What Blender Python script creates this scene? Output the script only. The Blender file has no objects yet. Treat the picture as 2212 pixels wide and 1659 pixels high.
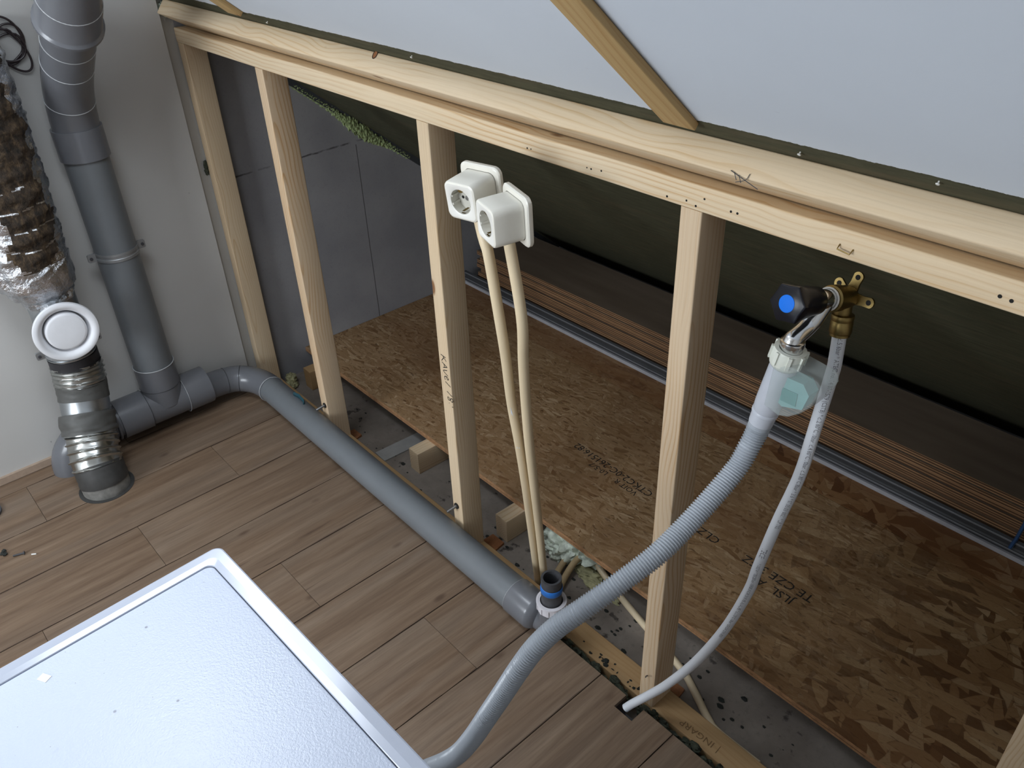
import bpy, bmesh, math, random
from mathutils import Vector, Matrix, noise as mnoise
random.seed(7)
scene = bpy.context.scene
COL = scene.collection

# ------------------------------------------------------------------ camera, world, lights, exposure
CR = ((0.6661854576828187, 0.745047850971398, -0.03317583058244316),
      (0.39623935594916754, -0.39128312615863103, -0.8305973079540517),
      (-0.6318158820170021, 0.5401862780064209, -0.5558844091037698))   # right, down, forward
CPOS = Vector((2.0244, -0.9225, 1.5688))
cam_d = bpy.data.cameras.new('camera')
cam = bpy.data.objects.new('camera', cam_d); COL.objects.link(cam)
cam_d.sensor_fit = 'HORIZONTAL'; cam_d.sensor_width = 36.0
cam_d.lens = 1772.968 * 36.0 / 2212.0
cam_d.clip_start = 0.02; cam_d.clip_end = 50
r_, d_, f_ = (Vector(v) for v in CR)
cam.matrix_world = Matrix(((r_.x, -d_.x, -f_.x, CPOS.x), (r_.y, -d_.y, -f_.y, CPOS.y), (r_.z, -d_.z, -f_.z, CPOS.z), (0, 0, 0, 1)))
scene.camera = cam

world = bpy.data.worlds.new('world'); scene.world = world; world.use_nodes = True
bgn = world.node_tree.nodes['Background']
bgn.inputs[0].default_value = (0.62, 0.76, 1.0, 1); bgn.inputs[1].default_value = 0.6

def area(name, loc, aim, sx, sy, power, color):
    l = bpy.data.lights.new(name, 'AREA'); l.shape = 'RECTANGLE'; l.size = sx; l.size_y = sy
    l.energy = power; l.color = color
    o = bpy.data.objects.new(name, l); COL.objects.link(o); o.location = loc
    o.rotation_euler = Vector(aim).to_track_quat('-Z', 'Y').to_euler()
    return o
# daylight through the window in the wall behind the camera, and through the roof window above the frame
area('daylight_back_window', (0.72, -3.36, 1.42), (0.10, 1, -0.08), 1.35, 1.15, 76, (0.88, 0.94, 1.0))
area('daylight_roof_window', (0.60, -0.700, 1.880), (0, -0.6288, -0.7776), 0.62, 0.66, 16.0, (0.86, 0.93, 1.0))

vs = scene.view_settings
vs.view_transform = 'Standard'; vs.look = 'None'; vs.gamma = 1.0; vs.use_curve_mapping = False
vs.exposure = 0.03

# ------------------------------------------------------------------ mesh helpers
PI = math.pi
class MB:
    def __init__(s): s.v = []; s.f = []; s.attr = []
    def add(s, verts, faces, a=None):
        n = len(s.v); s.v += [tuple(v) for v in verts]; s.f += [tuple(i + n for i in f) for f in faces]
        if a is not None: s.attr += [a] * len(faces)
        return s
    def box(s, a, b, M=None, at=None):
        x0, y0, z0 = a; x1, y1, z1 = b
        vs_ = [Vector(p) for p in ((x0,y0,z0),(x1,y0,z0),(x1,y1,z0),(x0,y1,z0),(x0,y0,z1),(x1,y0,z1),(x1,y1,z1),(x0,y1,z1))]
        if M is not None: vs_ = [M @ v for v in vs_]
        return s.add(vs_, [(3,2,1,0),(4,5,6,7),(0,1,5,4),(1,2,6,5),(2,3,7,6),(3,0,4,7)], at)
    def prism(s, pts, M, h0, h1):
        """pts: 2-D outline (counter-clockwise) in the local XY of M, extruded along local Z"""
        n = len(pts)
        vs_ = [M @ Vector((p[0], p[1], h0)) for p in pts] + [M @ Vector((p[0], p[1], h1)) for p in pts]
        fs = [tuple(range(n - 1, -1, -1)), tuple(range(n, 2 * n))] + [(i, (i + 1) % n, n + (i + 1) % n, n + i) for i in range(n)]
        return s.add(vs_, fs)
    def loops(s, rings, closed=True, cap0=False, cap1=False):
        n = len(rings[0]); vs_ = [p for r in rings for p in r]; fs = []
        for k in range(len(rings) - 1):
            for i in range(n if closed else n - 1):
                j = (i + 1) % n
                fs.append((k * n + i, k * n + j, (k + 1) * n + j, (k + 1) * n + i))
        if cap0: fs.append(tuple(range(n - 1, -1, -1)))
        if cap1: fs.append(tuple((len(rings) - 1) * n + i for i in range(n)))
        return s.add(vs_, fs)
    def tube(s, path, r, seg=20, cap=True, fn=None):
        path = [Vector(p) for p in path]; fr = frames(path); rings = []
        for k, (p, (t, u, w)) in enumerate(zip(path, fr)):
            rk = r[k] if isinstance(r, (list, tuple)) else r
            ring = []
            for i in range(seg):
                a = 2 * PI * i / seg
                q = rk if fn is None else fn(k, a, rk)
                ring.append(p + (u * math.cos(a) + w * math.sin(a)) * q)
            rings.append(ring)
        return s.loops(rings, True, cap, cap)
    def lathe(s, prof, M, seg=28, cap0=True, cap1=True):
        """prof: (radius, height) pairs round the local Z of M"""
        rings = [[M @ Vector((r * math.cos(2 * PI * i / seg), r * math.sin(2 * PI * i / seg), h)) for i in range(seg)] for r, h in prof]
        return s.loops(rings, True, cap0, cap1)
    def blob(s, c, rx, ry, rz, seed=0, amp=0.3, fq=2.2, n=18, m=12, rough=0.0):
        c = Vector(c); rings = []
        for k in range(1, m):
            th = PI * k / m; ring = []
            for i in range(n):
                a = 2 * PI * i / n
                d = Vector((math.sin(th) * math.cos(a), math.sin(th) * math.sin(a), math.cos(th)))
                g = 1 + amp * mnoise.noise(d * fq + Vector((seed * 3.7, seed * 1.3, 0))) + rough * mnoise.noise(d * fq * 4 + Vector((seed, 9, 2)))
                ring.append(c + Vector((d.x * rx, d.y * ry, d.z * rz)) * g)
            rings.append(ring)
        return s.loops(rings, True, True, True)
    def build(s, name, mat, parent=None, smooth=35, M=None):
        me = bpy.data.meshes.new(name); me.from_pydata(s.v, [], s.f); me.update()
        bm = bmesh.new(); bm.from_mesh(me); bmesh.ops.recalc_face_normals(bm, faces=bm.faces); bm.to_mesh(me); bm.free()
        if s.attr and len(s.attr) == len(me.polygons):
            at = me.attributes.new('pid', 'FLOAT', 'FACE')
            for i, a in enumerate(s.attr): at.data[i].value = a
        if smooth:
            me.polygons.foreach_set('use_smooth', [True] * len(me.polygons))
            me.set_sharp_from_angle(angle=math.radians(smooth))
        me.materials.append(mat)
        return link(name, me, parent, M)

def link(name, me, parent=None, M=None):
    o = bpy.data.objects.new(name, me); COL.objects.link(o)
    if M is not None: o.matrix_basis = M
    if parent is not None: attach(o, parent)
    return o
def chain(p):
    m = p.matrix_basis.copy()
    q = p
    while q.parent is not None:
        m = q.parent.matrix_basis @ q.matrix_parent_inverse @ m if q.parent.parent is None else chain(q.parent) @ q.matrix_parent_inverse @ m
        break
    return m
def attach(o, p):
    o.parent = p; o.matrix_parent_inverse = chain(p).inverted()
def frames(path):
    n = len(path); T = []
    for i in range(n):
        t = path[min(i + 1, n - 1)] - path[max(i - 1, 0)]
        T.append(t.normalized())
    ref = Vector((0, 0, 1)) if abs(T[0].z) < 0.9 else Vector((1, 0, 0))
    u = (ref - T[0] * ref.dot(T[0])).normalized(); out = []
    for t in T:
        u = (u - t * u.dot(t)).normalized(); out.append((t, u, t.cross(u)))
    return out
def spline(pts, n=12):
    """Catmull-Rom through the points"""
    P = [Vector(p) for p in pts]; P = [P[0] * 2 - P[1]] + P + [P[-1] * 2 - P[-2]]; out = []
    for k in range(1, len(P) - 2):
        a, b, c, d = P[k - 1:k + 3]
        for i in range(n):
            t = i / n
            out.append(0.5 * ((2 * b) + (c - a) * t + (2 * a - 5 * b + 4 * c - d) * t * t + (3 * b - a - 3 * c + d) * t ** 3))
    out.append(P[-2]); return out
def resample(path, step):
    L = [0.0]
    for a, b in zip(path, path[1:]): L.append(L[-1] + (b - a).length)
    n = max(2, int(round(L[-1] / step))); out = []; k = 0
    for i in range(n + 1):
        s = L[-1] * i / n
        while k < len(L) - 2 and L[k + 1] < s: k += 1
        t = (s - L[k]) / max(1e-9, L[k + 1] - L[k]); out.append(path[k].lerp(path[k + 1], t))
    return out
def arc(c, p0, p1, n=10):
    """points of the circular arc round c from p0 to p1"""
    c, p0, p1 = Vector(c), Vector(p0), Vector(p1); a = p0 - c; b = p1 - c; w = a.angle(b)
    return [c + (a * math.sin((1 - t) * w) + b * math.sin(t * w)) / math.sin(w) for t in (i / n for i in range(n + 1))]
def frame(o, z, x=None):
    """matrix at o whose local Z is z (and local X near x)"""
    z = Vector(z).normalized(); x = Vector(x) if x else (Vector((1, 0, 0)) if abs(z.x) < 0.9 else Vector((0, 1, 0)))
    x = (x - z * x.dot(z)).normalized(); y = z.cross(x); o = Vector(o)
    return Matrix(((x.x, y.x, z.x, o.x), (x.y, y.y, z.y, o.y), (x.z, y.z, z.z, o.z), (0, 0, 0, 1)))
def rrect(w, h, r, n=4):
    out = []
    for cx, cy, a0 in ((w/2-r, h/2-r, 0), (-w/2+r, h/2-r, 90), (-w/2+r, -h/2+r, 180), (w/2-r, -h/2+r, 270)):
        for i in range(n + 1):
            a = math.radians(a0 + 90 * i / n); out.append((cx + r * math.cos(a), cy + r * math.sin(a)))
    return out
def thing(name, label, cat, loc=(0, 0, 0), group=None):
    o = bpy.data.objects.new(name, None); COL.objects.link(o); o.empty_display_size = 0.05; o.location = loc
    return tag(o, label, cat, group)
def tag(o, label, cat, group=None, kind=None):
    o['label'] = label; o['category'] = cat
    if group: o['group'] = group
    if kind: o['kind'] = kind
    return o
def struct(o, label=None):
    o['kind'] = 'structure'
    if label: o['label'] = label
    return o

# ------------------------------------------------------------------ materials
class NT:
    def __init__(s, name):
        s.m = bpy.data.materials.new(name); s.m.use_nodes = True; s.t = s.m.node_tree; s.t.nodes.clear()
        s.out = s.n('ShaderNodeOutputMaterial'); s.b = s.n('ShaderNodeBsdfPrincipled'); s.l(s.b.outputs[0], s.out.inputs[0])
    def n(s, ty, **k):
        q = s.t.nodes.new(ty)
        for a, v in k.items(): setattr(q, a, v)
        return q
    def l(s, a, b): s.t.links.new(a, b)
    def val(s, inp, v):
        if hasattr(v, 'is_linked') or isinstance(v, bpy.types.NodeSocket): s.l(v, inp)
        else: inp.default_value = v
    def math(s, op, a, b=None, c=None, clamp=False):
        q = s.n('ShaderNodeMath', operation=op, use_clamp=clamp); s.val(q.inputs[0], a)
        if b is not None: s.val(q.inputs[1], b)
        if c is not None: s.val(q.inputs[2], c)
        return q.outputs[0]
    def coord(s, kind='Object'): return s.n('ShaderNodeTexCoord').outputs[kind]
    def vec(s, op, a, b):
        q = s.n('ShaderNodeVectorMath', operation=op); s.val(q.inputs[0], a); s.val(q.inputs[1], b); return q.outputs[0]
    def map(s, v, scale=(1, 1, 1), rot=(0, 0, 0), loc=(0, 0, 0)):
        q = s.n('ShaderNodeMapping'); s.l(v, q.inputs[0]); q.inputs['Scale'].default_value = scale; q.inputs['Rotation'].default_value = rot; q.inputs['Location'].default_value = loc
        return q.outputs[0]
    def noise(s, v, scale=1, detail=3, rough=0.5, dist=0):
        q = s.n('ShaderNodeTexNoise'); s.l(v, q.inputs['Vector']); q.inputs['Scale'].default_value = scale; q.inputs['Detail'].default_value = detail
        q.inputs['Roughness'].default_value = rough; q.inputs['Distortion'].default_value = dist; return q.outputs['Fac']
    def vor(s, v, scale=1, feature='F1', out='Distance', rand=1.0):
        q = s.n('ShaderNodeTexVoronoi', feature=feature); s.l(v, q.inputs['Vector']); q.inputs['Scale'].default_value = scale; q.inputs['Randomness'].default_value = rand
        return q.outputs[out]
    def ramp(s, f, stops, interp='LINEAR'):
        q = s.n('ShaderNodeValToRGB'); s.l(f, q.inputs[0]); cr = q.color_ramp; cr.interpolation = interp
        while len(cr.elements) > 1: cr.elements.remove(cr.elements[-1])
        for i, (p, c) in enumerate(stops):
            e = cr.elements[0] if i == 0 else cr.elements.new(p)
            e.position = p; e.color = (*c, 1) if len(c) == 3 else c
        return q.outputs[0]
    def mix(s, f, a, b, mode='MIX'):
        q = s.n('ShaderNodeMix', data_type='RGBA', blend_type=mode); s.val(q.inputs[0], f)
        for i, v in ((6, a), (7, b)):
            if isinstance(v, bpy.types.NodeSocket): s.l(v, q.inputs[i])
            else: q.inputs[i].default_value = (*v, 1)
        return q.outputs[2]
    def sep(s, v):
        q = s.n('ShaderNodeSeparateXYZ'); s.l(v, q.inputs[0]); return q.outputs
    def step(s, v, a, b):
        q = s.n('ShaderNodeMapRange', clamp=True); s.val(q.inputs[0], v); q.inputs[1].default_value = a; q.inputs[2].default_value = b; return q.outputs[0]
    def bump(s, h, strength=0.3, dist=0.002):
        q = s.n('ShaderNodeBump'); s.l(h, q.inputs['Height']); q.inputs['Strength'].default_value = strength; q.inputs['Distance'].default_value = dist
        s.l(q.outputs[0], s.b.inputs['Normal'])
    def fin(s, color=None, rough=0.5, metal=0.0, spec=0.5, **k):
        if color is not None:
            if isinstance(color, bpy.types.NodeSocket): s.l(color, s.b.inputs['Base Color'])
            else: s.b.inputs['Base Color'].default_value = (*color, 1)
        s.val(s.b.inputs['Roughness'], rough); s.val(s.b.inputs['Metallic'], metal); s.b.inputs['Specular IOR Level'].default_value = spec
        for a, v in k.items(): s.val(s.b.inputs[a.replace('_', ' ')], v)
        return s.m

def plain(name, color, rough=0.5, metal=0.0, var=0.12, scale=30, spec=0.5, bump=0.0, **k):
    n = NT(name); c = n.coord(); f = n.noise(c, scale, 4, 0.6)
    col = n.ramp(f, [(0.25, tuple(x * (1 - var) for x in color)), (0.75, tuple(min(1, x * (1 + var)) for x in color))])
    if bump: n.bump(f, bump)
    return n.fin(col, rough, metal, spec, **k)

def pine(name, light=(0.73, 0.585, 0.405), ring=(0.55, 0.35, 0.175), ringw=0.006, amp=0.8, knots=True, warp=0.022):
    """timber with its length along the object's local X"""
    n = NT(name); c = n.coord(); info = n.n('ShaderNodeObjectInfo')
    off = n.math('MULTIPLY', info.outputs['Random'], 40.0)
    cm = n.n('ShaderNodeCombineXYZ'); n.l(off, cm.inputs[0]); n.l(n.math('MULTIPLY', info.outputs['Random'], 0.035), cm.inputs[1]); n.l(n.math('MULTIPLY', info.outputs['Random'], 0.02), cm.inputs[2])
    p = n.vec('ADD', c, cm.outputs[0])
    w1 = n.noise(n.map(p, (2.2, 9, 9)), 1, 2, 0.5)
    w2 = n.noise(n.map(p, (7, 30, 30)), 1, 2, 0.5)
    x, y, z = n.sep(p)
    ry = n.math('ADD', y, 0.018); rz = n.math('ADD', z, 0.030)
    r = n.math('SQRT', n.math('ADD', n.math('MULTIPLY', ry, ry), n.math('MULTIPLY', rz, rz)))
    r = n.math('ADD', r, n.math('MULTIPLY', n.math('SUBTRACT', w1, 0.5), warp * 2)); r = n.math('ADD', r, n.math('MULTIPLY', n.math('SUBTRACT', w2, 0.5), 0.004))
    kd = n.vor(n.map(p, (4.2, 9.5, 9.5)), 1, 'F1', 'Distance')
    if knots: r = n.math('ADD', r, n.math('MULTIPLY', n.step(kd, 0.30, 0.0), 0.010))
    ph = n.math('FRACT', n.math('DIVIDE', r, ringw))
    edge = n.ramp(ph, [(0.0, (0.25,) * 3), (0.55, (0.0,) * 3), (0.80, (0.55,) * 3), (0.95, (1.0,) * 3), (1.0, (0.25,) * 3)])
    edge = n.math('MULTIPLY', edge, n.math('MULTIPLY', n.step(n.noise(n.map(p, (3, 14, 14), loc=(5, 2, 0)), 1, 2), 0.30, 0.62), amp))
    col = n.mix(edge, light, ring)
    fib = n.noise(n.map(p, (6, 420, 420)), 1, 2)
    col = n.mix(n.math('MULTIPLY', n.step(fib, 0.45, 0.8), 0.16), col, tuple(v * 0.6 for v in ring))
    tone = n.noise(n.map(p, (1.3, 5, 5), loc=(9, 0, 3)), 1, 1)
    col = n.mix(n.math('MULTIPLY', n.step(tone, 0.35, 0.75), 0.22), col, (ring[0] * 1.15, ring[1] * 1.2, ring[2] * 1.2))
    if knots:
        col = n.mix(n.step(kd, 0.10, 0.065), col, (0.26, 0.13, 0.06)); col = n.mix(n.step(kd, 0.045, 0.02), col, (0.12, 0.06, 0.03))
    n.bump(fib, 0.12, 0.0006)
    return n.fin(col, 0.62, 0, 0.3)

M = {}
M['pine'] = pine('pine')
M['pine_plate'] = pine('pine_plate', (0.79, 0.655, 0.465), (0.60, 0.375, 0.175), 0.0095, 1.0)
M['pine_beam'] = pine('pine_beam', (0.78, 0.63, 0.44), (0.64, 0.43, 0.22), 0.010, 0.9, warp=0.04)
M['pine_old'] = pine('pine_old', (0.46, 0.30, 0.15), (0.36, 0.20, 0.085), 0.006, 0.55, True)
M['pine_batten'] = pine('pine_batten', (0.52, 0.36, 0.17), (0.38, 0.22, 0.08), 0.012, 0.9, True)
M['shim'] = plain('shim_wood', (0.30, 0.12, 0.045), 0.7, var=0.25, scale=120)

def mat_floor():
    n = NT('laminate'); c = n.coord(); pid = n.n('ShaderNodeAttribute', attribute_name='pid').outputs['Fac']
    cm = n.n('ShaderNodeCombineXYZ'); n.l(n.math('MULTIPLY', pid, 31.7), cm.inputs[0]); n.l(n.math('MULTIPLY', pid, 17.3), cm.inputs[1])
    p = n.vec('ADD', c, cm.outputs[0])
    g1 = n.noise(n.map(p, (38, 2.4, 1)), 1, 5, 0.62, 0.5)
    g2 = n.noise(n.map(p, (9, 0.9, 1)), 1, 3, 0.5, 0.8)
    g3 = n.noise(n.map(p, (240, 9, 1)), 1, 3, 0.6)
    col = n.ramp(g1, [(0.28, (0.118, 0.072, 0.043)), (0.5, (0.190, 0.125, 0.080)), (0.72, (0.255, 0.180, 0.122))])
    col = n.mix(n.math('MULTIPLY', n.step(g2, 0.4, 0.7), 0.5), col, (0.225, 0.178, 0.138))
    col = n.mix(n.math('MULTIPLY', n.step(g3, 0.45, 0.75), 0.45), col, (0.11, 0.068, 0.042))
    cr = n.noise(n.map(p, (26, 1.3, 1), loc=(3, 7, 0)), 1, 4, 0.6, 1.2)
    col = n.mix(n.math('MULTIPLY', n.step(cr, 0.66, 0.74), 0.7), col, (0.075, 0.045, 0.030))
    kd = n.vor(n.map(p, (6.5, 3.0, 0.01)), 1)
    col = n.mix(n.math('MULTIPLY', n.step(kd, 0.07, 0.03), 0.8), col, (0.075, 0.042, 0.026))
    col = n.mix(n.math('MULTIPLY', n.math('SUBTRACT', pid, 0.5), 0.18), col, (0.30, 0.24, 0.19))
    fx = n.math('FRACT', n.math('DIVIDE', n.math('SUBTRACT', n.sep(c)[0], 0.241), 0.2025))
    ds = n.math('MULTIPLY', n.math('MINIMUM', fx, n.math('SUBTRACT', 1.0, fx)), 0.2025)
    wv = n.math('MULTIPLY', n.step(n.noise(n.map(p, (3, 4.5, 1), loc=(1, 4, 0)), 1, 3), 0.40, 0.66), 0.0045)
    col = n.mix(n.math('MULTIPLY', n.math('LESS_THAN', ds, wv), 0.75), col, (0.062, 0.038, 0.026))
    kr = n.vor(n.map(p, (11, 5.0, 0.01), loc=(2, 3, 0)), 1)
    col = n.mix(n.math('MULTIPLY', n.step(kr, 0.11, 0.03), 0.65), col, (0.085, 0.050, 0.032))
    n.bump(g3, 0.12, 0.0006)
    return n.fin(col, 0.5, 0, 0.35)
M['laminate'] = mat_floor()
M['joint_dark'] = plain('joint_dark', (0.05, 0.03, 0.022), 0.9)

def mat_osb(name, red=False):
    """strand board; the strands get coarser and more mixed towards the right-hand end of the sheet"""
    n = NT(name); c = n.coord(); X = n.sep(c)[0]
    flat = n.map(c, (1, 1, 0.001))
    wob = n.noise(flat, 7, 3, 0.6)
    cw = n.n('ShaderNodeCombineXYZ'); n.l(n.math('MULTIPLY', wob, 0.035), cw.inputs[0]); n.l(n.math('MULTIPLY', n.noise(n.map(flat, loc=(4, 4, 0)), 9, 3), 0.035), cw.inputs[1])
    flat = n.vec('ADD', flat, cw.outputs[0])
    def stack(layers, tones, seed, dark):
        col = None; bmp = None
        for i, (a, sx_, sy_) in enumerate(layers):
            q = n.n('ShaderNodeMapping'); n.l(flat, q.inputs[0]); q.inputs['Rotation'].default_value = (0, 0, a); q.inputs['Location'].default_value = (i * 7.3 + seed, i * 3.1, 0)
            q2 = n.n('ShaderNodeMapping'); n.l(q.outputs[0], q2.inputs[0]); q2.inputs['Scale'].default_value = (sx_, sy_, 1)
            v = n.n('ShaderNodeTexVoronoi', feature='F1'); n.l(q2.outputs[0], v.inputs['Vector']); v.inputs['Scale'].default_value = 1
            e = n.n('ShaderNodeTexVoronoi', feature='DISTANCE_TO_EDGE'); n.l(q2.outputs[0], e.inputs['Vector']); e.inputs['Scale'].default_value = 1
            rr = n.sep(v.outputs['Color']); ci = n.ramp(rr[0], tones)
            if col is None: col = ci; bmp = rr[2]; continue
            mk = n.math('GREATER_THAN', rr[1], (0, 0.55, 0.55, 0.62, 0.62)[i]); col = n.mix(mk, col, ci)
            dk = n.math('MULTIPLY', n.math('MULTIPLY', n.step(e.outputs['Distance'], 0.045, 0.0), mk), dark); col = n.mix(dk, col, (0.10, 0.045, 0.018))
        return col, bmp
    fine_t = [(0.0, (0.205, 0.112, 0.050)), (0.15, (0.285, 0.170, 0.080)), (0.5, (0.335, 0.210, 0.108)), (0.82, (0.370, 0.240, 0.130)), (1.0, (0.450, 0.315, 0.185))]
    coarse_t = [(0.0, (0.075, 0.030, 0.010)), (0.20, (0.185, 0.085, 0.030)), (0.5, (0.330, 0.185, 0.080)), (0.78, (0.430, 0.265, 0.125)), (1.0, (0.520, 0.360, 0.200))]
    fc, bmp = stack(((0.25, 19, 66), (-0.55, 23, 78), (1.1, 28, 90), (0.05, 14, 105), (-0.22, 32, 120)), fine_t, 0, 0.30)
    cc, _ = stack(((0.35, 8.5, 30), (-0.9, 10, 34), (1.2, 11, 40), (-0.15, 9, 46)), coarse_t, 3.3, 0.55)
    cm = n.step(n.math('ADD', X, n.math('MULTIPLY', n.math('SUBTRACT', n.noise(flat, 3, 3), 0.5), 1.4)), 1.05 - (0.9 if red else 0), 2.05 - (0.9 if red else 0))
    col = n.mix(cm, fc, cc)
    fine = n.noise(n.map(c, (160, 420, 50), (0, 0, 0.3)), 1, 3, 0.6)
    col = n.mix(n.math('MULTIPLY', n.step(fine, 0.5, 0.8), 0.35), col, (0.13, 0.06, 0.025))
    speck = n.noise(n.map(flat, (34, 110, 1), (0, 0, 0.2)), 1, 2, 0.5)
    col = n.mix(n.math('MULTIPLY', n.step(speck, 0.62, 0.70), 0.62), col, (0.075, 0.035, 0.016))
    big = n.noise(n.map(c, (1.6, 3.0, 1), loc=(2.3, 0, 0)), 1, 2)
    col = n.mix(n.math('MULTIPLY', n.step(big, 0.45, 0.68), 0.5), col, (0.165, 0.072, 0.028))
    if red: col = n.mix(0.35, col, (0.19, 0.075, 0.028))
    n.bump(bmp, 0.15, 0.0008)
    return n.fin(col, 0.6, 0, 0.3)
M['osb'] = mat_osb('osb'); M['osb_red'] = mat_osb('osb_red', True)
M['osb_edge'] = plain('osb_edge', (0.36, 0.19, 0.09), 0.8, var=0.35, scale=90)

def mat_ply():
    n = NT('plywood'); c = n.coord(); x, y, z = n.sep(c)
    info = n.n('ShaderNodeObjectInfo').outputs['Random']
    wob = n.noise(n.map(c, (3, 3, 40)), 1, 2)
    s = n.math('FRACT', n.math('ADD', n.math('DIVIDE', z, 0.0074), n.math('MULTIPLY_ADD', wob, 0.6, n.math('MULTIPLY', info, 7.0))))
    edge = n.ramp(s, [(0.0, (0.030, 0.015, 0.008)), (0.15, (0.20, 0.105, 0.050)), (0.45, (0.42, 0.25, 0.13)), (0.60, (0.34, 0.19, 0.095)), (0.70, (0.075, 0.036, 0.018)), (1.0, (0.030, 0.016, 0.009))])
    edge = n.mix(n.math('MULTIPLY', n.step(n.noise(n.map(c, (14, 1, 220)), 1, 2), 0.5, 0.7), 0.55), edge, (0.09, 0.045, 0.022))
    edge = n.mix(n.math('MULTIPLY', info, 0.45), edge, (0.13, 0.07, 0.035))
    face = n.ramp(n.noise(n.map(c, (2, 16, 1)), 1, 4), [(0.3, (0.145, 0.107, 0.076)), (0.7, (0.205, 0.158, 0.118))])
    nz = n.n('ShaderNodeNewGeometry'); up = n.math('ABSOLUTE', n.sep(nz.outputs['Normal'])[2])
    return n.fin(n.mix(n.math('GREATER_THAN', up, 0.7), edge, face), 0.65, 0, 0.3)
M['plywood'] = mat_ply()

def mat_ceiling():
    """white paint over green moisture board, the paint ending in a ragged line near local v = 0.06"""
    n = NT('ceiling_board'); c = n.coord(); x, v, w = n.sep(c)
    rag = n.noise(n.map(c, (55, 55, 55)), 1, 5, 0.7); rag2 = n.noise(n.map(c, (5, 5, 5)), 1, 2)
    ed = n.math('ADD', n.math('MULTIPLY', n.math('SUBTRACT', rag, 0.5), 0.010), n.math('MULTIPLY', n.math('SUBTRACT', rag2, 0.5), 0.008))
    m = n.math('GREATER_THAN', n.math('SUBTRACT', v, ed), 0.0602)
    gr = n.noise(n.map(c, (14, 70, 14)), 1, 5, 0.7)
    green = n.ramp(gr, [(0.3, (0.038, 0.040, 0.022)), (0.6, (0.070, 0.070, 0.040)), (0.8, (0.100, 0.095, 0.058))])
    st = n.noise(n.map(c, (3, 22, 3), loc=(4, 1, 0)), 1, 4, 0.6)
    green = n.mix(n.math('MULTIPLY', n.step(st, 0.52, 0.7), 0.5), green, (0.105, 0.078, 0.045))
    wn = n.noise(c, 3, 3)
    white = n.ramp(wn, [(0.3, (0.66, 0.715, 0.785)), (0.7, (0.70, 0.755, 0.825))])
    sc = n.noise(n.map(c, (16, 60, 1), (0, 0, 0.5), (2, 5, 0)), 1, 3, 0.5)
    white = n.mix(n.math('MULTIPLY', n.step(sc, 0.73, 0.78), 0.5), white, (0.33, 0.32, 0.31))
    n.bump(n.noise(c, 320, 3), 0.08, 0.0006)
    return n.fin(n.mix(m, green, white), n.math('MULTIPLY_ADD', m, -0.1, 0.75), 0, 0.3)
M['ceiling'] = mat_ceiling()

def mat_wall():
    n = NT('plaster'); c = n.coord(); f = n.noise(c, 2.2, 3); g = n.noise(c, 260, 4, 0.7)
    col = n.ramp(f, [(0.3, (0.53, 0.52, 0.50)), (0.7, (0.60, 0.59, 0.57))])
    sp = n.vor(n.map(c, (1, 14, 9)), 1); col = n.mix(n.math('MULTIPLY', n.step(sp, 0.035, 0.015), 0.6), col, (0.10, 0.09, 0.08))
    n.bump(g, 0.10, 0.0006)
    return n.fin(col, 0.85, 0, 0.2)
M['plaster'] = mat_wall()
def mat_block():
    n = NT('aerated_block'); c = n.coord(); x, y, z = n.sep(c)
    f = n.noise(c, 5, 4); g = n.noise(c, 130, 4, 0.7)
    col = n.ramp(f, [(0.3, (0.300, 0.300, 0.322)), (0.7, (0.390, 0.390, 0.405))])
    col = n.mix(n.math('MULTIPLY', n.step(g, 0.55, 0.8), 0.3), col, (0.15, 0.15, 0.16))
    wob = n.math('MULTIPLY', n.math('SUBTRACT', n.noise(c, 14, 4), 0.5), 0.012)
    dz = n.math('ABSOLUTE', n.math('SUBTRACT', n.math('ADD', z, wob), n.math('MULTIPLY_ADD', y, 0.02, 0.700)))
    bed = n.math('MULTIPLY', n.step(dz, 0.004, 0.0015), n.step(n.noise(c, 18, 3), 0.42, 0.55))
    dy = n.math('ABSOLUTE', n.math('SUBTRACT', n.math('ADD', y, n.math('MULTIPLY', wob, 0.2)), 0.528))
    head = n.math('MULTIPLY', n.step(dy, 0.0022, 0.0010), n.math('LESS_THAN', z, 0.70))
    col = n.mix(n.math('MULTIPLY', n.math('MAXIMUM', bed, head), 0.85), col, (0.075, 0.07, 0.072))
    col = n.mix(n.math('LESS_THAN', y, 0.004), col, (0.46, 0.455, 0.435))
    n.bump(g, 0.25, 0.001)
    return n.fin(col, 0.9, 0, 0.15)
M['block'] = mat_block()
M['block_edge'] = plain('dark_edge_strip', (0.060, 0.066, 0.072), 0.8, var=0.2)
def mat_concrete():
    n = NT('screed'); c = n.coord(); f = n.noise(c, 7, 5, 0.6); g = n.noise(c, 70, 4, 0.7); h = n.noise(c, 24, 3, 0.6)
    col = n.ramp(f, [(0.3, (0.175, 0.148, 0.124)), (0.7, (0.285, 0.248, 0.214))])
    col = n.mix(n.math('MULTIPLY', n.step(g, 0.55, 0.75), 0.35), col, (0.09, 0.075, 0.065))
    col = n.mix(n.math('MULTIPLY', n.step(h, 0.64, 0.70), 0.75), col, (0.035, 0.030, 0.028))
    n.bump(g, 0.4, 0.002)
    return n.fin(col, 0.9, 0, 0.2)
M['screed'] = mat_concrete()

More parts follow.
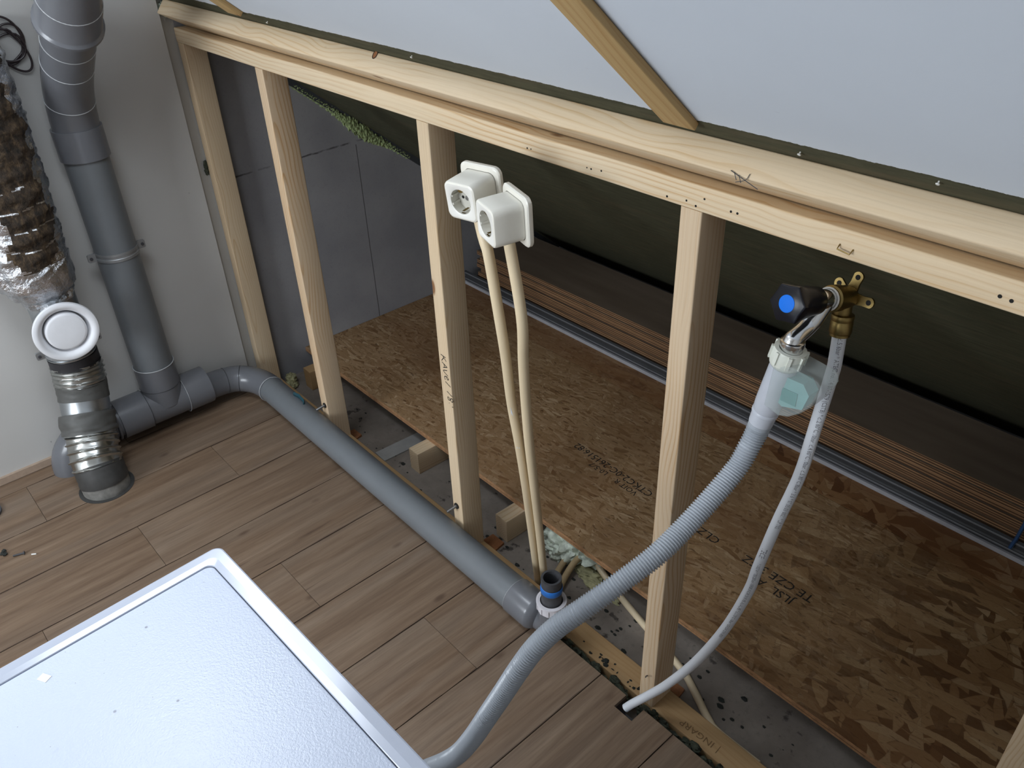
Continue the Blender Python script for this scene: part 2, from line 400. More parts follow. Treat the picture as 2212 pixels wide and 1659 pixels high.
M['pvc'] = plain('grey_pvc', (0.165, 0.178, 0.190), 0.36, var=0.06, scale=8, spec=0.45)
M['pvc_fit'] = plain('grey_pvc_fitting', (0.150, 0.155, 0.170), 0.24, var=0.05, scale=8, spec=0.5)
M['pvc_seam'] = plain('pvc_glue_line', (0.42, 0.43, 0.44), 0.4, var=0.2, scale=60)
M['pvc_groove'] = plain('pvc_groove', (0.05, 0.052, 0.058), 0.5)
M['pvc_dark'] = plain('dark_pvc', (0.060, 0.060, 0.066), 0.5, var=0.2, scale=80)
M['rubber'] = plain('black_rubber', (0.025, 0.024, 0.028), 0.55)
M['tape'] = plain('grey_tape', (0.085, 0.085, 0.080), 0.55, var=0.15, scale=25, bump=0.2)
M['tape_dark'] = plain('dark_tape', (0.045, 0.044, 0.042), 0.6, var=0.2, scale=40, bump=0.2)
def mat_metal(name, col, rough, sc=20, metal=1.0, var=0.2):
    n = NT(name); c = n.coord(); f = n.noise(c, sc, 4, 0.6); g = n.noise(c, 4, 3)
    cc = n.ramp(f, [(0.3, tuple(v * (1 - var) for v in col)), (0.7, col)])
    return n.fin(cc, n.math('MULTIPLY_ADD', g, 0.25, rough - 0.1), metal)
M['galv'] = mat_metal('galvanised_steel', (0.50, 0.53, 0.55), 0.34)
M['alu_flex'] = mat_metal('flexible_aluminium', (0.54, 0.55, 0.53), 0.30, 14)
M['steel'] = mat_metal('zinc_steel', (0.42, 0.43, 0.44), 0.38)
M['zinc'] = plain('zinc_sheet', (0.34, 0.35, 0.36), 0.42, 0.55, 0.12)
M['chrome'] = mat_metal('chrome', (0.80, 0.80, 0.80), 0.14, 8, var=0.05)
M['brass'] = mat_metal('brass', (0.36, 0.26, 0.10), 0.38, 40, var=0.4)
M['spigot'] = plain('dusty_spigot', (0.20, 0.195, 0.18), 0.7, var=0.35, scale=40)
M['valve_white'] = plain('valve_white', (0.80, 0.81, 0.84), 0.45, var=0.03)
def mat_foil():
    n = NT('torn_foil'); c = n.coord(); cr = n.vor(n.map(c, (1, 1, 1)), 46, 'DISTANCE_TO_EDGE'); cr2 = n.noise(c, 85, 4, 0.7)
    wool_n = n.noise(n.map(c, (60, 60, 30)), 1, 5, 0.75)
    wool = n.ramp(wool_n, [(0.34, (0.008, 0.006, 0.004)), (0.50, (0.035, 0.022, 0.012)), (0.64, (0.090, 0.058, 0.030)), (0.80, (0.30, 0.24, 0.15))])
    at = n.n('ShaderNodeAttribute', attribute_name='pid').outputs['Fac']
    m = n.math('GREATER_THAN', n.math('ADD', at, n.math('MULTIPLY', n.math('SUBTRACT', n.noise(c, 30, 4), 0.5), 0.30)), 0.5)
    foil = n.ramp(n.noise(c, 26, 4), [(0.3, (0.52, 0.54, 0.57)), (0.7, (0.78, 0.79, 0.82))])
    h = n.math('ADD', n.math('MULTIPLY', cr, 0.6), cr2)
    b = n.n('ShaderNodeBump'); n.l(h, b.inputs['Height']); b.inputs['Strength'].default_value = 0.9; b.inputs['Distance'].default_value = 0.004
    n.l(b.outputs[0], n.b.inputs['Normal'])
    return n.fin(n.mix(m, foil, wool), n.math('MULTIPLY_ADD', m, 0.65, 0.24), n.math('SUBTRACT', 1.0, m))
M['foil'] = mat_foil()
M['cream'] = plain('cream_conduit', (0.78, 0.64, 0.43), 0.42, var=0.03, scale=6)
M['cream_dusty'] = plain('dusty_cream_conduit', (0.42, 0.31, 0.17), 0.6, var=0.25, scale=30)
M['socket'] = plain('socket_white', (0.82, 0.79, 0.70), 0.30, var=0.015, scale=5)
M['socket_face'] = plain('socket_face_white', (0.83, 0.81, 0.75), 0.38, var=0.015, scale=5)
M['socket_in'] = plain('socket_well', (0.66, 0.64, 0.57), 0.35, var=0.03)
M['hole'] = plain('dark_hole', (0.012, 0.011, 0.010), 0.9)
M['knob'] = plain('black_knob', (0.008, 0.008, 0.012), 0.28, var=0.05, spec=0.25)
M['blue'] = plain('blue_cap', (0.012, 0.180, 0.78), 0.6, var=0.03, spec=0.2)
M['ptfe'] = plain('white_thread_tape', (0.75, 0.74, 0.70), 0.6, var=0.1)
M['pex'] = plain('white_pex', (0.74, 0.77, 0.82), 0.42, var=0.03, scale=6)
M['nut_white'] = plain('white_nut', (0.72, 0.70, 0.74), 0.45, var=0.03)
M['nut_cream'] = plain('cream_nylon', (0.70, 0.72, 0.64), 0.4, var=0.04)
M['blue_tape'] = plain('blue_tape', (0.020, 0.150, 0.50), 0.5, var=0.2, scale=40)
M['ink'] = plain('black_ink', (0.015, 0.014, 0.013), 0.8)
M['ink_soft'] = plain('grey_print', (0.22, 0.22, 0.24), 0.7)
M['stamp'] = plain('pressed_mark', (0.20, 0.115, 0.05), 0.8)
M['foam_yellow'] = plain('yellow_foam', (0.36, 0.34, 0.19), 0.8, var=0.5, scale=60, bump=0.6)
M['foam_pale'] = plain('pale_foam', (0.62, 0.68, 0.58), 0.5, var=0.4, scale=60, bump=0.6)
M['foam_green'] = plain('green_foam', (0.34, 0.42, 0.20), 0.8, var=0.45, scale=80, bump=0.8)
M['foam_dark'] = plain('dirty_foam', (0.045, 0.050, 0.032), 0.9, var=0.7, scale=90, bump=1.0)
M['dirt'] = plain('dark_crumbs', (0.022, 0.024, 0.020), 0.9, var=0.4)
M['teal'] = plain('teal_membrane', (0.012, 0.060, 0.080), 0.5, var=0.2)
M['strap'] = plain('blue_strap', (0.015, 0.06, 0.16), 0.5)
M['cable'] = plain('brown_cable', (0.030, 0.020, 0.022), 0.4)
M['rail_grey'] = plain('dark_grey_rail', (0.040, 0.042, 0.046), 0.45, var=0.1)
M['rail_mid'] = plain('rail_ridge', (0.15, 0.155, 0.165), 0.4)
M['rail_pale'] = plain('pale_rail_lip', (0.36, 0.36, 0.385), 0.5, var=0.08)
M['flatbar'] = plain('grey_flat_bar', (0.33, 0.325, 0.31), 0.6, var=0.15, scale=20)
M['white_room'] = plain('room_white', (0.72, 0.71, 0.69), 0.9, var=0.02)
M['skirt'] = plain('skirting_wood', (0.40, 0.30, 0.225), 0.6, var=0.12, scale=40)
M['rim'] = plain('appliance_rim', (0.46, 0.49, 0.57), 0.16, var=0.015, scale=3, spec=0.6)
M['body'] = plain('appliance_body', (0.72, 0.73, 0.75), 0.35, var=0.015, scale=3)
def mat_lid():
    n = NT('appliance_lid'); c = n.coord(); g = n.noise(c, 420, 3, 0.6); d = n.noise(n.map(c, (34, 34, 34)), 1, 4, 0.7)
    col = n.mix(n.math('MULTIPLY', n.step(d, 0.68, 0.78), 0.25), (0.58, 0.63, 0.75), (0.36, 0.37, 0.40))
    sp = n.vor(c, 26); col = n.mix(n.math('MULTIPLY', n.step(sp, 0.055, 0.03), 0.6), col, (0.12, 0.11, 0.12))
    s2 = n.vor(c, 75); col = n.mix(n.math('MULTIPLY', n.step(s2, 0.050, 0.03), 0.5), col, (0.16, 0.15, 0.15))
    n.bump(g, 0.5, 0.0010)
    return n.fin(col, 0.27, 0, 0.5)
M['lid'] = mat_lid()
def mat_clear(name, tint, alpha, rough=0.25):
    """milky see-through plastic"""
    n = NT(name); c = n.coord(); f = n.noise(c, 40, 3)
    col = n.ramp(f, [(0.3, tuple(v * 0.93 for v in tint)), (0.7, tint)])
    n.fin(col, rough, 0, 0.5)
    tr = n.n('ShaderNodeBsdfTransparent'); mx = n.n('ShaderNodeMixShader'); mx.inputs[0].default_value = alpha
    n.l(tr.outputs[0], mx.inputs[1]); n.l(n.b.outputs[0], mx.inputs[2]); n.l(mx.outputs[0], n.out.inputs[0])
    return n.m
M['milky'] = mat_clear('milky_plastic', (0.60, 0.67, 0.66), 0.28, 0.12)
M['milky_white'] = mat_clear('milky_white_plastic', (0.66, 0.69, 0.76), 0.78)
M['hose'] = plain('grey_hose', (0.45, 0.48, 0.52), 0.24, var=0.04, scale=4)
M['teal_block'] = plain('green_valve_block', (0.16, 0.38, 0.37), 0.5, var=0.1)

def timber(name, L, w, h, Mx, mat, label=None, cat=None, group=None, r=0.0025, parent=None):
    """rounded-edge timber: length along local X (0..L), w along local Y, h along local Z, both centred"""
    b = MB(); sec = rrect(w, h, r, 3)
    rings = [[(xx, p[0], p[1]) for p in sec] for xx in (0, L)]
    b.loops(rings, True, True, True)
    o = b.build(name, mat, parent, 40, Mx)
    if label: tag(o, label, cat, group)
    return o
def rsquare(h, rad, m=6):
    """rounded square outline, half-size h, with points along its straight sides too"""
    base = rrect(2 * h, 2 * h, rad, 6); out = []
    for p, q in zip(base, base[1:] + base[:1]):
        L = math.hypot(q[0] - p[0], q[1] - p[1]); k = 8 if L > rad * .6 else 1
        out += [(p[0] + (q[0] - p[0]) * i / k, p[1] + (q[1] - p[1]) * i / k) for i in range(k)]
    return out
def up_frame(x, y, z):      # local X -> world Z, local Y -> world Y... for studs
    return Matrix(((0, 0, -1, x), (0, 1, 0, y), (1, 0, 0, z), (0, 0, 0, 1)))

FONT = None
def text_mesh(txt, size):
    cu = bpy.data.curves.new('txt', 'FONT'); cu.body = txt; cu.size = size; cu.resolution_u = 2; cu.fill_mode = 'FRONT'
    o = bpy.data.objects.new('txt', cu); COL.objects.link(o)
    dg = bpy.context.evaluated_depsgraph_get(); me = bpy.data.meshes.new_from_object(o.evaluated_get(dg))
    vs_ = [v.co.copy() for v in me.vertices]; fs = [tuple(p.vertices) for p in me.polygons]
    bpy.data.objects.remove(o); bpy.data.curves.remove(cu); bpy.data.meshes.remove(me)
    return vs_, fs
def flat_text(mb, txt, size, Mx, sx=1.0):
    v, f = text_mesh(txt, size); mb.add([Mx @ Vector((p.x * sx, p.y, 0)) for p in v], f)
def strokes(mb, lines, Mx, w):
    """pen strokes: each a list of 2-D points in the local XY of Mx"""
    for ln in lines:
        P = [Vector((p[0], p[1], 0)) for p in ln]
        if len(P) > 2: P = spline(P, 5)
        L_, R_ = [], []
        for i, p in enumerate(P):
            t = (P[min(i + 1, len(P) - 1)] - P[max(i - 1, 0)]).normalized(); nn = Vector((-t.y, t.x, 0)) * w
            L_.append(Mx @ (p + nn)); R_.append(Mx @ (p - nn))
        mb.loops([L_, R_], False)

# ================================================================== THE SETTING
S0, TH = 1.2197, 0.6801
SC, SS = math.cos(TH), math.sin(TH)
def slope_z(y): return S0 - y * SS / SC
# local frame of the sloping roof board: X along the frame, Y up the slope, Z outwards
SLOPE = Matrix(((1, 0, 0, 0), (0, -SC, SS, 0), (0, SS, SC, S0), (0, 0, 0, 1)))
SLOPE_N = Vector((0, -SS, -SC))
def on_slope(x, v, lift=0.0): return SLOPE @ Vector((x, v, -lift))

XR, YB, ZC = 3.6, -3.30, 2.42
v_top = (-(S0 - ZC)) / SS          # up-slope length to the flat ceiling
v_bot = -1.93
WX0, WX1, WV0, WV1 = 0.25, 0.95, 0.56, 1.28   # roof window opening in slope coordinates
b = MB()
for (x0, x1, v0, v1) in ((-0.60, XR, v_bot, WV0), (-0.60, XR, WV1, v_top + 0.02), (-0.60, WX0, WV0, WV1), (WX1, XR, WV0, WV1)):
    b.box((x0, v0, 0), (x1, v1, 0.06))
ceil = struct(b.build('ceiling', M['ceiling'], None, 0, SLOPE), 'white painted sloping ceiling with a bare green strip along its lower edge')
w1 = MB()
for (x0, x1, v0, v1) in ((WX0 - .05, WX1 + .05, WV0 - .05, WV0), (WX0 - .05, WX1 + .05, WV1, WV1 + .05), (WX0 - .05, WX0, WV0, WV1), (WX1, WX1 + .05, WV0, WV1)):
    w1.box((x0, v0, -0.012), (x1, v1, 0.075))
struct(w1.build('window_1', M['body'], None, 0, SLOPE))
fc = MB(); fc.box((-0.6, YB, ZC), (XR, -(v_top - 0.02) * SC, ZC + 0.05)); struct(fc.build('ceiling', M['white_room'], None, 0))

# walls
b = MB(); b.box((-0.60, YB - 0.1, -0.12), (-0.435, -0.034, ZC)); struct(b.build('wall_left', M['plaster'], None, 0), 'white plastered end wall on the left, ending just before the timber frame')
b = MB(); b.box((-0.62, -0.034, -0.12), (-0.449, 1.72, 1.40)); struct(b.build('wall_left', M['block'], None, 0), 'grey aerated block wall at the end of the eaves space')
b = MB(); b.box((XR, YB - 0.1, -0.12), (XR + 0.1, 1.72, ZC)); struct(b.build('wall_right', M['white_room'], None, 0))
b = MB(); BX0, BX1, BZ0, BZ1 = 0.05, 1.39, 0.85, 1.99
for (x0, x1, z0, z1) in ((-0.6, BX0, -.1, ZC), (BX1, XR, -.1, ZC), (BX0, BX1, -.1, BZ0), (BX0, BX1, BZ1, ZC)):
    b.box((x0, YB - 0.1, z0), (x1, YB, z1))
struct(b.build('wall_back', M['white_room'], None, 0))
b = MB()
for (x0, x1, z0, z1) in ((BX0, BX0 + .05, BZ0, BZ1), (BX1 - .05, BX1, BZ0, BZ1), (BX0, BX1, BZ0, BZ0 + .05), (BX0, BX1, BZ1 - .05, BZ1), (0.70, 0.74, BZ0, BZ1)):
    b.box((x0, YB - 0.05, z0), (x1, YB + 0.02, z1))
struct(b.build('window_2', M['body'], None, 0))
b = MB(); b.box((-0.62, 1.50, -0.12), (XR, 1.60, 0.3)); struct(b.build('wall_far', M['block'], None, 0))

# laminate floor: separate planks with open joints over a dark underlay, a notch sawn out at the edge
b = MB(); PW, FX0, FY1 = 0.2025, 0.241, -0.0345
joints = {0: (-0.93,), 1: (-0.395,), 2: (-0.86,), 3: (-0.2285,), 4: (-0.71,), 5: (-0.42,), -1: (-0.62,), -2: (-0.31,), -3: (-0.8,)}
NX0, NX1, NY0 = 1.3275, 1.3770, -0.0735
rnd = random.Random(3)
for k in range(-4, 17):
    xa, xb = FX0 + k * PW + 0.0010, FX0 + (k + 1) * PW - 0.0010
    if xb < -0.42: continue
    xa = max(xa, -0.4245)
    ys = [YB + 0.01]
    j0 = joints.get(k, (-0.35 - rnd.random() * 0.6,))[0]
    cuts = sorted([j0, j0 - 1.2, j0 - 2.4])
    cuts = [c for c in cuts if YB < c < FY1]
    ys = [YB] + cuts + [FY1]
    for ya, yb in zip(ys, ys[1:]):
        pid = rnd.random()
        if xa < NX0 < xb and yb == FY1:
            b.box((xa, ya + .0005, -0.010), (xb, NY0, 0), None, pid)
            b.box((xa, NY0, -0.010), (NX0, yb, 0), None, pid)
            if NX1 < xb: b.box((NX1, NY0, -0.010), (xb, yb, 0), None, pid)
        else:
            b.box((xa, ya + .0005, -0.010), (xb, yb - (.0005 if yb < FY1 else 0), 0), None, pid)
floor = struct(b.build('floor', M['laminate'], None, 0), 'brown wood look laminate floor')
b = MB(); b.box((-0.6, YB, -0.10), (NX0, FY1 + 0.002, -0.0101)); b.box((NX1, YB, -0.10), (XR, FY1 + 0.002, -0.0101)); b.box((NX0, YB, -0.10), (NX1, NY0, -0.0101))
u = struct(b.build('floor', M['joint_dark'], None, 0))
b = MB(); b.box((-0.62, -0.0315, -0.13), (XR, 1.6, -0.068)); struct(b.build('floor', M['screed'], None, 0), 'bare grey screed floor inside the eaves space')
b = MB(); b.box((-0.435, YB, 0.001), (-0.4245, -0.50, 0.024)); struct(b.build('baseboard_left', M['skirt'], None, 0), 'thin strip of wood look skirting at the foot of the white wall')

# ================================================================== THE TIMBER FRAME
SW, SD = 0.038, 0.0643
ZS, ZP0, ZP1 = -0.030, 1.1155, 1.1535
sx = [-0.4443, 0.0198, 0.6893, 1.3354, 1.962]
slab = ['pine wall stud standing against the grey end wall, farthest left of the frame',
        'clean pine wall stud, second from the end wall, beyond the grey drain pipe',
        'pine wall stud with handwriting on its front, beside the two white sockets',
        'knotty pine wall stud behind the corrugated grey hose',
        'pine wall stud at the right edge, only its lower end in view']
M['pine_knotty'] = pine('pine_knotty', (0.72, 0.57, 0.40), (0.52, 0.29, 0.12), 0.0085, 1.0, warp=0.035)
studs = []
for i, x in enumerate(sx):
    o = timber('wall_stud', ZP0 - ZS, SD, SW, up_frame(x + SW / 2, SD / 2, ZS), M['pine_knotty'] if i in (1, 3) else M['pine'], slab[i], 'stud', 'upright studs of the low wall frame')
    studs.append(o)
X_AXIS = Matrix.Identity(4)
def along_x(x, y, z): return Matrix.Translation((x, y, z))
plate = timber('top_plate', 3.04, SD, 0.038, along_x(-0.446, SD / 2, (ZP0 + ZP1) / 2), M['pine_plate'], 'pale pine top plate lying across the heads of the studs', 'wooden beam')
sill = timber('bottom_plate', 3.04, SD, 0.038, along_x(-0.446, SD / 2, -0.049), M['pine_old'], 'dirty pine bottom plate along the edge of the floor', 'wooden beam')
# upper beam: lies on the slope, its lower corner resting on the plate
b = MB(); G = (-0.0135, slope_z(-0.0135)); P_ = (-0.0404, 1.1974); Q = (0.0334, ZP1 + 0.0008); T = (0.0560, slope_z(0.0560))
def edge_round(pts, r=0.003):
    out = []
    n = len(pts)
    for i in range(n):
        p, a, c = Vector(pts[i]), Vector(pts[i - 1]), Vector(pts[(i + 1) % n])
        u_, v_ = (a - p).normalized(), (c - p).normalized()
        for t in (0, .5, 1): 
            q = p + (u_ * (1 - t) + v_ * t) * r * (0.72 if t == .5 else 1); out.append((q.x, q.y))
    return out
sec = edge_round([G, P_, Q, T])
rings = [[(xx, p[0] - 0.01, p[1] - 1.2) for p in sec] for xx in (0, 3.0)]
b.loops(rings, True, True, True)
beam = tag(b.build('roof_beam', M['pine_beam'], None, 40, along_x(-0.432, 0.01, 1.2)), 'pale pine beam fixed to the slope above the top plate', 'wooden beam')

# things on the timber: knots of wear, staple, nails, bolts
b = MB(); b.tube([(1.583, -0.0004, 1.1330), (1.583, -0.0060, 1.1285), (1.600, -0.0060, 1.1260), (1.601, -0.0004, 1.1310)], 0.0010, 8); b.build('staple', M['brass'], plate)
for (x, z) in ((0.045, 0.1105), (0.7060, 0.1246)):
    b = MB(); b.tube([(x, 0.02, z), (x, -0.002, z), (x - 0.004, -0.030, z - 0.006)], 0.0042, 12)
    o = b.build('anchor_bolt', M['steel']); tag(o, 'bare steel bolt end sticking out of the foot of the %s' % ('stud behind the pipe bend' if x < 0.3 else 'stud with the handwriting'), 'bolt', 'bolts through the feet of the studs')
    nb = MB(); nb.lathe([(0.0085, 0), (0.0085, 0.003)], frame((x, -0.0003, z), (0, -1, 0)), 16); nb.build('drilled_hole', M['hole'], o)
nails = [(0.1961, 0.0375), (0.7458, 0.043), (1.5253, 0.037), (1.6946, 0.0515)]
nl = ['far left, beside the short batten', 'left of the long batten', 'just right of the long batten', 'nearest the right edge']
for (x, v), w in zip(nails, nl):
    b = MB(); b.lathe([(0.0010, 0), (0.0010, 0.0025), (0.0025, 0.0032), (0.0021, 0.0042), (0.0008, 0.0046)], frame(on_slope(x, v), SLOPE_N), 12)
    tag(b.build('screw', M['ptfe']), 'white headed screw standing proud of the green strip, ' + w, 'screw', 'white screws in the green strip')
b = MB(); b.tube([(1.3540, -0.0005, 0.062), (1.3545, -0.006, 0.066), (1.3610, -0.016, 0.078)], 0.0014, 8); b.build('bent_nail', M['pvc_dark'], studs[3])
# handwriting on the third stud, running downwards
b = MB(); Mx = frame((0.7050, -0.0004, 0.5850), (0, -1, 0), (0.10, 0, -1.0))
hw = [[(.000, -.005), (.004, .011)], [(.014, .011), (.003, .002)], [(.006, .004), (.016, -.005)],                    # k
      [(.020, -.005), (.029, .011)], [(.029, .011), (.034, -.004)], [(.023, .001), (.033, .002)],                    # A
      [(.038, .009), (.043, -.005), (.053, .009)],                                                                   # v
      [(.056, .001), (.064, .005), (.061, .009), (.056, .003), (.059, -.004), (.067, -.003)],                        # e
      [(.072, -.004), (.081, .012)],                                                                                 # l
      [(.098, -.004), (.107, .012)],                                                                                 # 1
      [(.123, .010), (.116, .013), (.114, .007), (.120, .003), (.121, -.003), (.114, -.004), (.115, .001), (.123, .007), (.123, .010)],  # 8
      [(.129, -.003), (.131, -.002)], [(.137, .006), (.138, .009)]]
hw = [[(u, v * 1.12 - .001) for u, v in l] for l in hw]
strokes(b, hw, Mx, 0.0010); b.build('handwriting', M['ink'], studs[2], 0)
b = MB(); Mx = frame((1.520, 0.0305, ZS + 0.0004), (0, 0, 1), (-1, -0.055, 0))
flat_text(b, 'INGARP', 0.021, Mx, 1.12); b.box((-0.012, -0.002, 0), (-0.0105, 0.018, 0.0001), Mx); b.build('pressed_stamp', M['stamp'], sill, 0)
for (x, z, r2) in ((1.0095, 1.1289, .0016), (1.0187, 1.1293, .0012), (1.1486, 1.128, .0012), (1.1577, 1.1279, .0016), (1.1794, 1.1301, .0016), (1.3101, 1.1231, .0018), (1.3452, 1.1261, .0016), (1.3621, 1.1224, .0018), (1.3757, 1.1363, .0016), (1.4208, 1.1304, .0018), (1.4313, 1.1306, .0018), (1.7741, 1.1306, .0024), (1.7865, 1.1295, .0024)):
    b = MB(); b.lathe([(r2, 0), (r2, .0003)], frame((x, -0.0001, z), (0, -1, 0)), 10); b.build('nail_hole', M['hole'], plate)
BF = frame((1.4400, -0.0385, 1.2000), (0, -SC, SS), (1, 0, 0))          # face of the beam turned to the room
def on_beam(x, v): return (x - 1.44, v)
b = MB(); strokes(b, [[(-.002, .002), (.022, -.005), (.046, -.012)], [(.026, .004), (.024, -.005), (.012, -.011)], [(.004, .001), (.012, -.008)], [(.012, -.001), (.020, -.010)]], Matrix.Translation(Vector((0, -SC, SS)) * 0.0012) @ BF, 0.0005)
b.build('dry_twig', M['pvc_dark'], beam, 0)
b = MB(); KM = frame((0.600, -0.01745, 1.2262), (0, -SC, SS), (1, 0, 0)) @ Matrix.Translation((0, 0, 0.0004))
b.add([KM @ Vector((.0062 * math.cos(a), .0085 * math.sin(a), 0)) for a in (i * PI / 12 for i in range(24))], [tuple(range(24))]); b.build('knot', M['shim'], beam, 0)
b = MB(); strokes(b, [[(-.0062 * math.cos(a), .0085 * math.sin(a)) for a in (i * PI / 12 for i in range(25))]], Matrix.Translation(Vector((0, -SC, SS)) * 0.0003) @ KM, 0.0008); b.build('knot_ring', M['hole'], beam, 0)
# battens on the slope
def batten(xa, xb, v0, v1, th, lab, skew=0.0):
    w = xb - xa; L = v1 - v0
    o_ = on_slope((xa + xb) / 2, v0, th / 2 + 0.0005); u_ = SLOPE @ Vector((skew, 1, 0)) - SLOPE @ Vector((0, 0, 0))
    return timber('roof_batten', L, w, th, frame_x(o_, u_, SLOPE_N), M['pine_batten'], lab, 'batten', 'battens on the white slope', 0.0015)
def frame_x(o, x, z):
    x = Vector(x).normalized(); z = Vector(z); z = (z - x * z.dot(x)).normalized(); y = z.cross(x)
    return Matrix(((x.x, y.x, z.x, o.x), (x.y, y.y, z.y, o.y), (x.z, y.z, z.z, o.z), (0, 0, 0, 1)))
batten(1.3330, 1.3850, 0.055, 1.35, 0.011, 'long flat batten running up the white slope at the top of the photo', 0.045)
batten(0.060, 0.120, 0.062, 0.54, 0.011, 'short visible end of a batten at the upper left of the white slope', 0.06)

# ================================================================== EAVES FLOOR
jl = [(-0.354, 'joist block end nearest the grey end wall'), (0.2915, 'joist block end left of the stud with the handwriting'), (0.7005, 'joist block end left of the cream conduits')]
for x, lab in jl:
    timber('floor_joist', 1.2, 0.0465, 0.0768, frame_x(Vector((x + 0.0233, 0.130, -0.0294)), (0.02, 1, 0), (0, 0, 1)), M['pine_old'] if x < 0 else M['pine'], lab, 'joist', 'joist ends under the chipboard', 0.002)
OT = 0.027
b = MB(); b.box((-0.447, 0.1973, 0.0096), (2.75, 0.8170, OT)); o1 = tag(b.build('chipboard_sheet', M['osb'], None, 0), 'wide strand board sheet with black print, laid over the joists nearest the frame', 'wood board')
b = MB(); b.box((-0.447, 0.1966, 0.0100), (2.75, 0.1972, 0.0160)); b.box((-0.447, 0.1966, 0.0185), (2.75, 0.1972, 0.0266)); b.build('board_edge', M['osb_edge'], o1, 0)
b = MB(); b.box((-0.447, 0.8205, 0.0096), (2.75, 1.42, OT)); tag(b.build('chipboard_sheet', M['osb_red'], None, 0), 'second strand board sheet farther back, under the plywood stack', 'wood board')
b = MB(); b.box((-0.447, 0.8170, 0.0096), (2.75, 0.8205, 0.0180)); b.build('board_joint', M['joint_dark'], o1, 0)
# black print on the board, upside down for the viewer
b = MB(); zt = OT + 0.0004
def osb_text(t, x, y, size, sx=1.0, dy=0.0):
    b = MB(); flat_text(b, t, size, frame((x, y, zt), (0, 0, 1), (-1, dy, 0)), sx); b.build('printed_text', M['ink'], o1, 0)
osb_text('CTKC2-0C-261516:82', 0.962, 0.492, 0.034, 0.98, 0.04)
osb_text('VOIT R', 0.930, 0.462, 0.026, 1.0, 0.04); osb_text('L0-5/7', 0.815, 0.4665, 0.026, 1.0, 0.04); osb_text('CLZ 1E 3J48', 1.200, 0.478, 0.036, 1.0, 0.02); osb_text('G5150', 1.120, 0.445, 0.034, 1.0, 0.03)
osb_text('TE CZE 3 EZ', 1.470, 0.480, 0.036, 1.0, 0.0); osb_text('JLSL  AE', 1.440, 0.440, 0.034, 1.0, 0.0)
# plywood stack
N = 9; T0 = 0.0182; rnd = random.Random(11)
for k in range(N):
    z0 = OT + 0.0005 + k * T0; dx = rnd.uniform(-0.02, 0.02) + (-0.035 if k == N - 1 else 0); dy = rnd.uniform(-0.003, 0.003)
    top = 1.205
    b = MB(); b.box((0, 0, 0), (2.95, min(top, 1.44 - (z0 + T0 - 0.03) * 1.236) - 0.957, T0 - 0.0016))
    lab = {0: 'lowest plywood sheet of the stack, just above the grey rails', N - 1: 'topmost plywood sheet of the stack, its brown face in view'}.get(k, '%s plywood sheet up from the bottom of the stack' % ('', 'second', 'third', 'fourth', 'fifth', 'sixth', 'seventh', 'eighth', '')[k] if k else '')
    tag(b.build('plywood_sheet', M['plywood'], None, 0, Matrix.Translation((-0.345 + dx, 0.957 + dy, z0))), lab, 'plywood sheet', 'plywood sheets stacked in the eaves')
# grooved rails in front of the stack
b = MB(); prof = [(0.0, 0.0), (-0.010, 0.0), (-0.010, 0.0012), (-0.004, 0.004), (-0.004, 0.018), (-0.007, 0.021), (-0.007, 0.0275), (-0.0035, 0.031), (-0.0035, 0.042), (-0.0065, 0.045), (-0.0065, 0.052), (-0.002, 0.0555), (0.0, 0.0555)]
b.loops([[(xx, 0.949 + p[0], OT + 0.0004 + p[1]) for p in prof] for xx in (-0.43, 2.7)], True, True, True)
rail = tag(b.build('metal_rail', M['rail_grey'], None, 25), 'long dark grey grooved rail lying in front of the plywood stack', 'rail')
for zz in (0.0225, 0.0480):
    b = MB(); b.loops([[(xx, 0.9425 + p[0], OT + zz + p[1]) for p in ((0, -.0028), (-.0016, -.0012), (-.0016, .0012), (0, .0028))] for xx in (-0.43, 2.7)], True, True, True); b.build('rail_ridge', M['rail_mid'], rail, 0)
b = MB(); b.box((-0.43, 0.9365, OT + 0.0006), (2.7, 0.9440, OT + 0.0135)); b.build('pale_lip', M['rail_pale'], rail, 0)['label'] = 'pale lip along the bottom of the rail'
b = MB(); b.tube([(1.735, 0.9505, 0.190), (1.7305, 0.945, 0.150), (1.727, 0.940, 0.095), (1.722, 0.936, 0.060)], 0.0045, 6); tag(b.build('strap', M['strap']), 'dark blue strap end hanging over the front of the plywood stack', 'strap')
b = MB(); b.loops([[Vector(p) + Vector((0, dy, dz)) for dy, dz in ((0, 0), (.004, .008), (.002, .016), (-.003, .010))] for p in ((-0.095, -0.034, 0.092), (-0.070, -0.028, 0.092), (-0.040, -0.030, 0.088), (-0.028, -0.036, 0.086))], True, True, True)
tag(b.build('plastic_scrap', M['teal']), 'dark teal plastic scrap caught on top of the drain pipe near the second stud', 'scrap')
# flat bar, wood shims and crumbs on the screed
b = MB(); b.box((0, 0, 0), (0.0560, 0.34, 0.004)); tag(b.build('flat_bar', M['flatbar'], None, 0, Matrix.Translation((0.1545, 0.0880, -0.0678)) @ Matrix.Rotation(-0.055, 4, 'Z')), 'grey flat bar lying on the screed and running under the chipboard', 'metal bar')
def shim(x, y, w, l, rot, lab):
    b = MB(); Mx = Matrix.Translation((x, y, -0.0679)) @ Matrix.Rotation(rot, 4, 'Z')
    b.add([Mx @ Vector(p) for p in ((0,0,0),(w,0,0),(w*.9,l,0),(w*.1,l,0),(0,0,.004),(w,0,.004),(w*.9,l,.008),(w*.1,l,.008))], [(3,2,1,0),(4,5,6,7),(0,1,5,4),(1,2,6,5),(2,3,7,6),(3,0,4,7)])
    tag(b.build('wood_shim', M['shim'], None, 0), lab, 'wood shim', 'red brown shims on the screed')
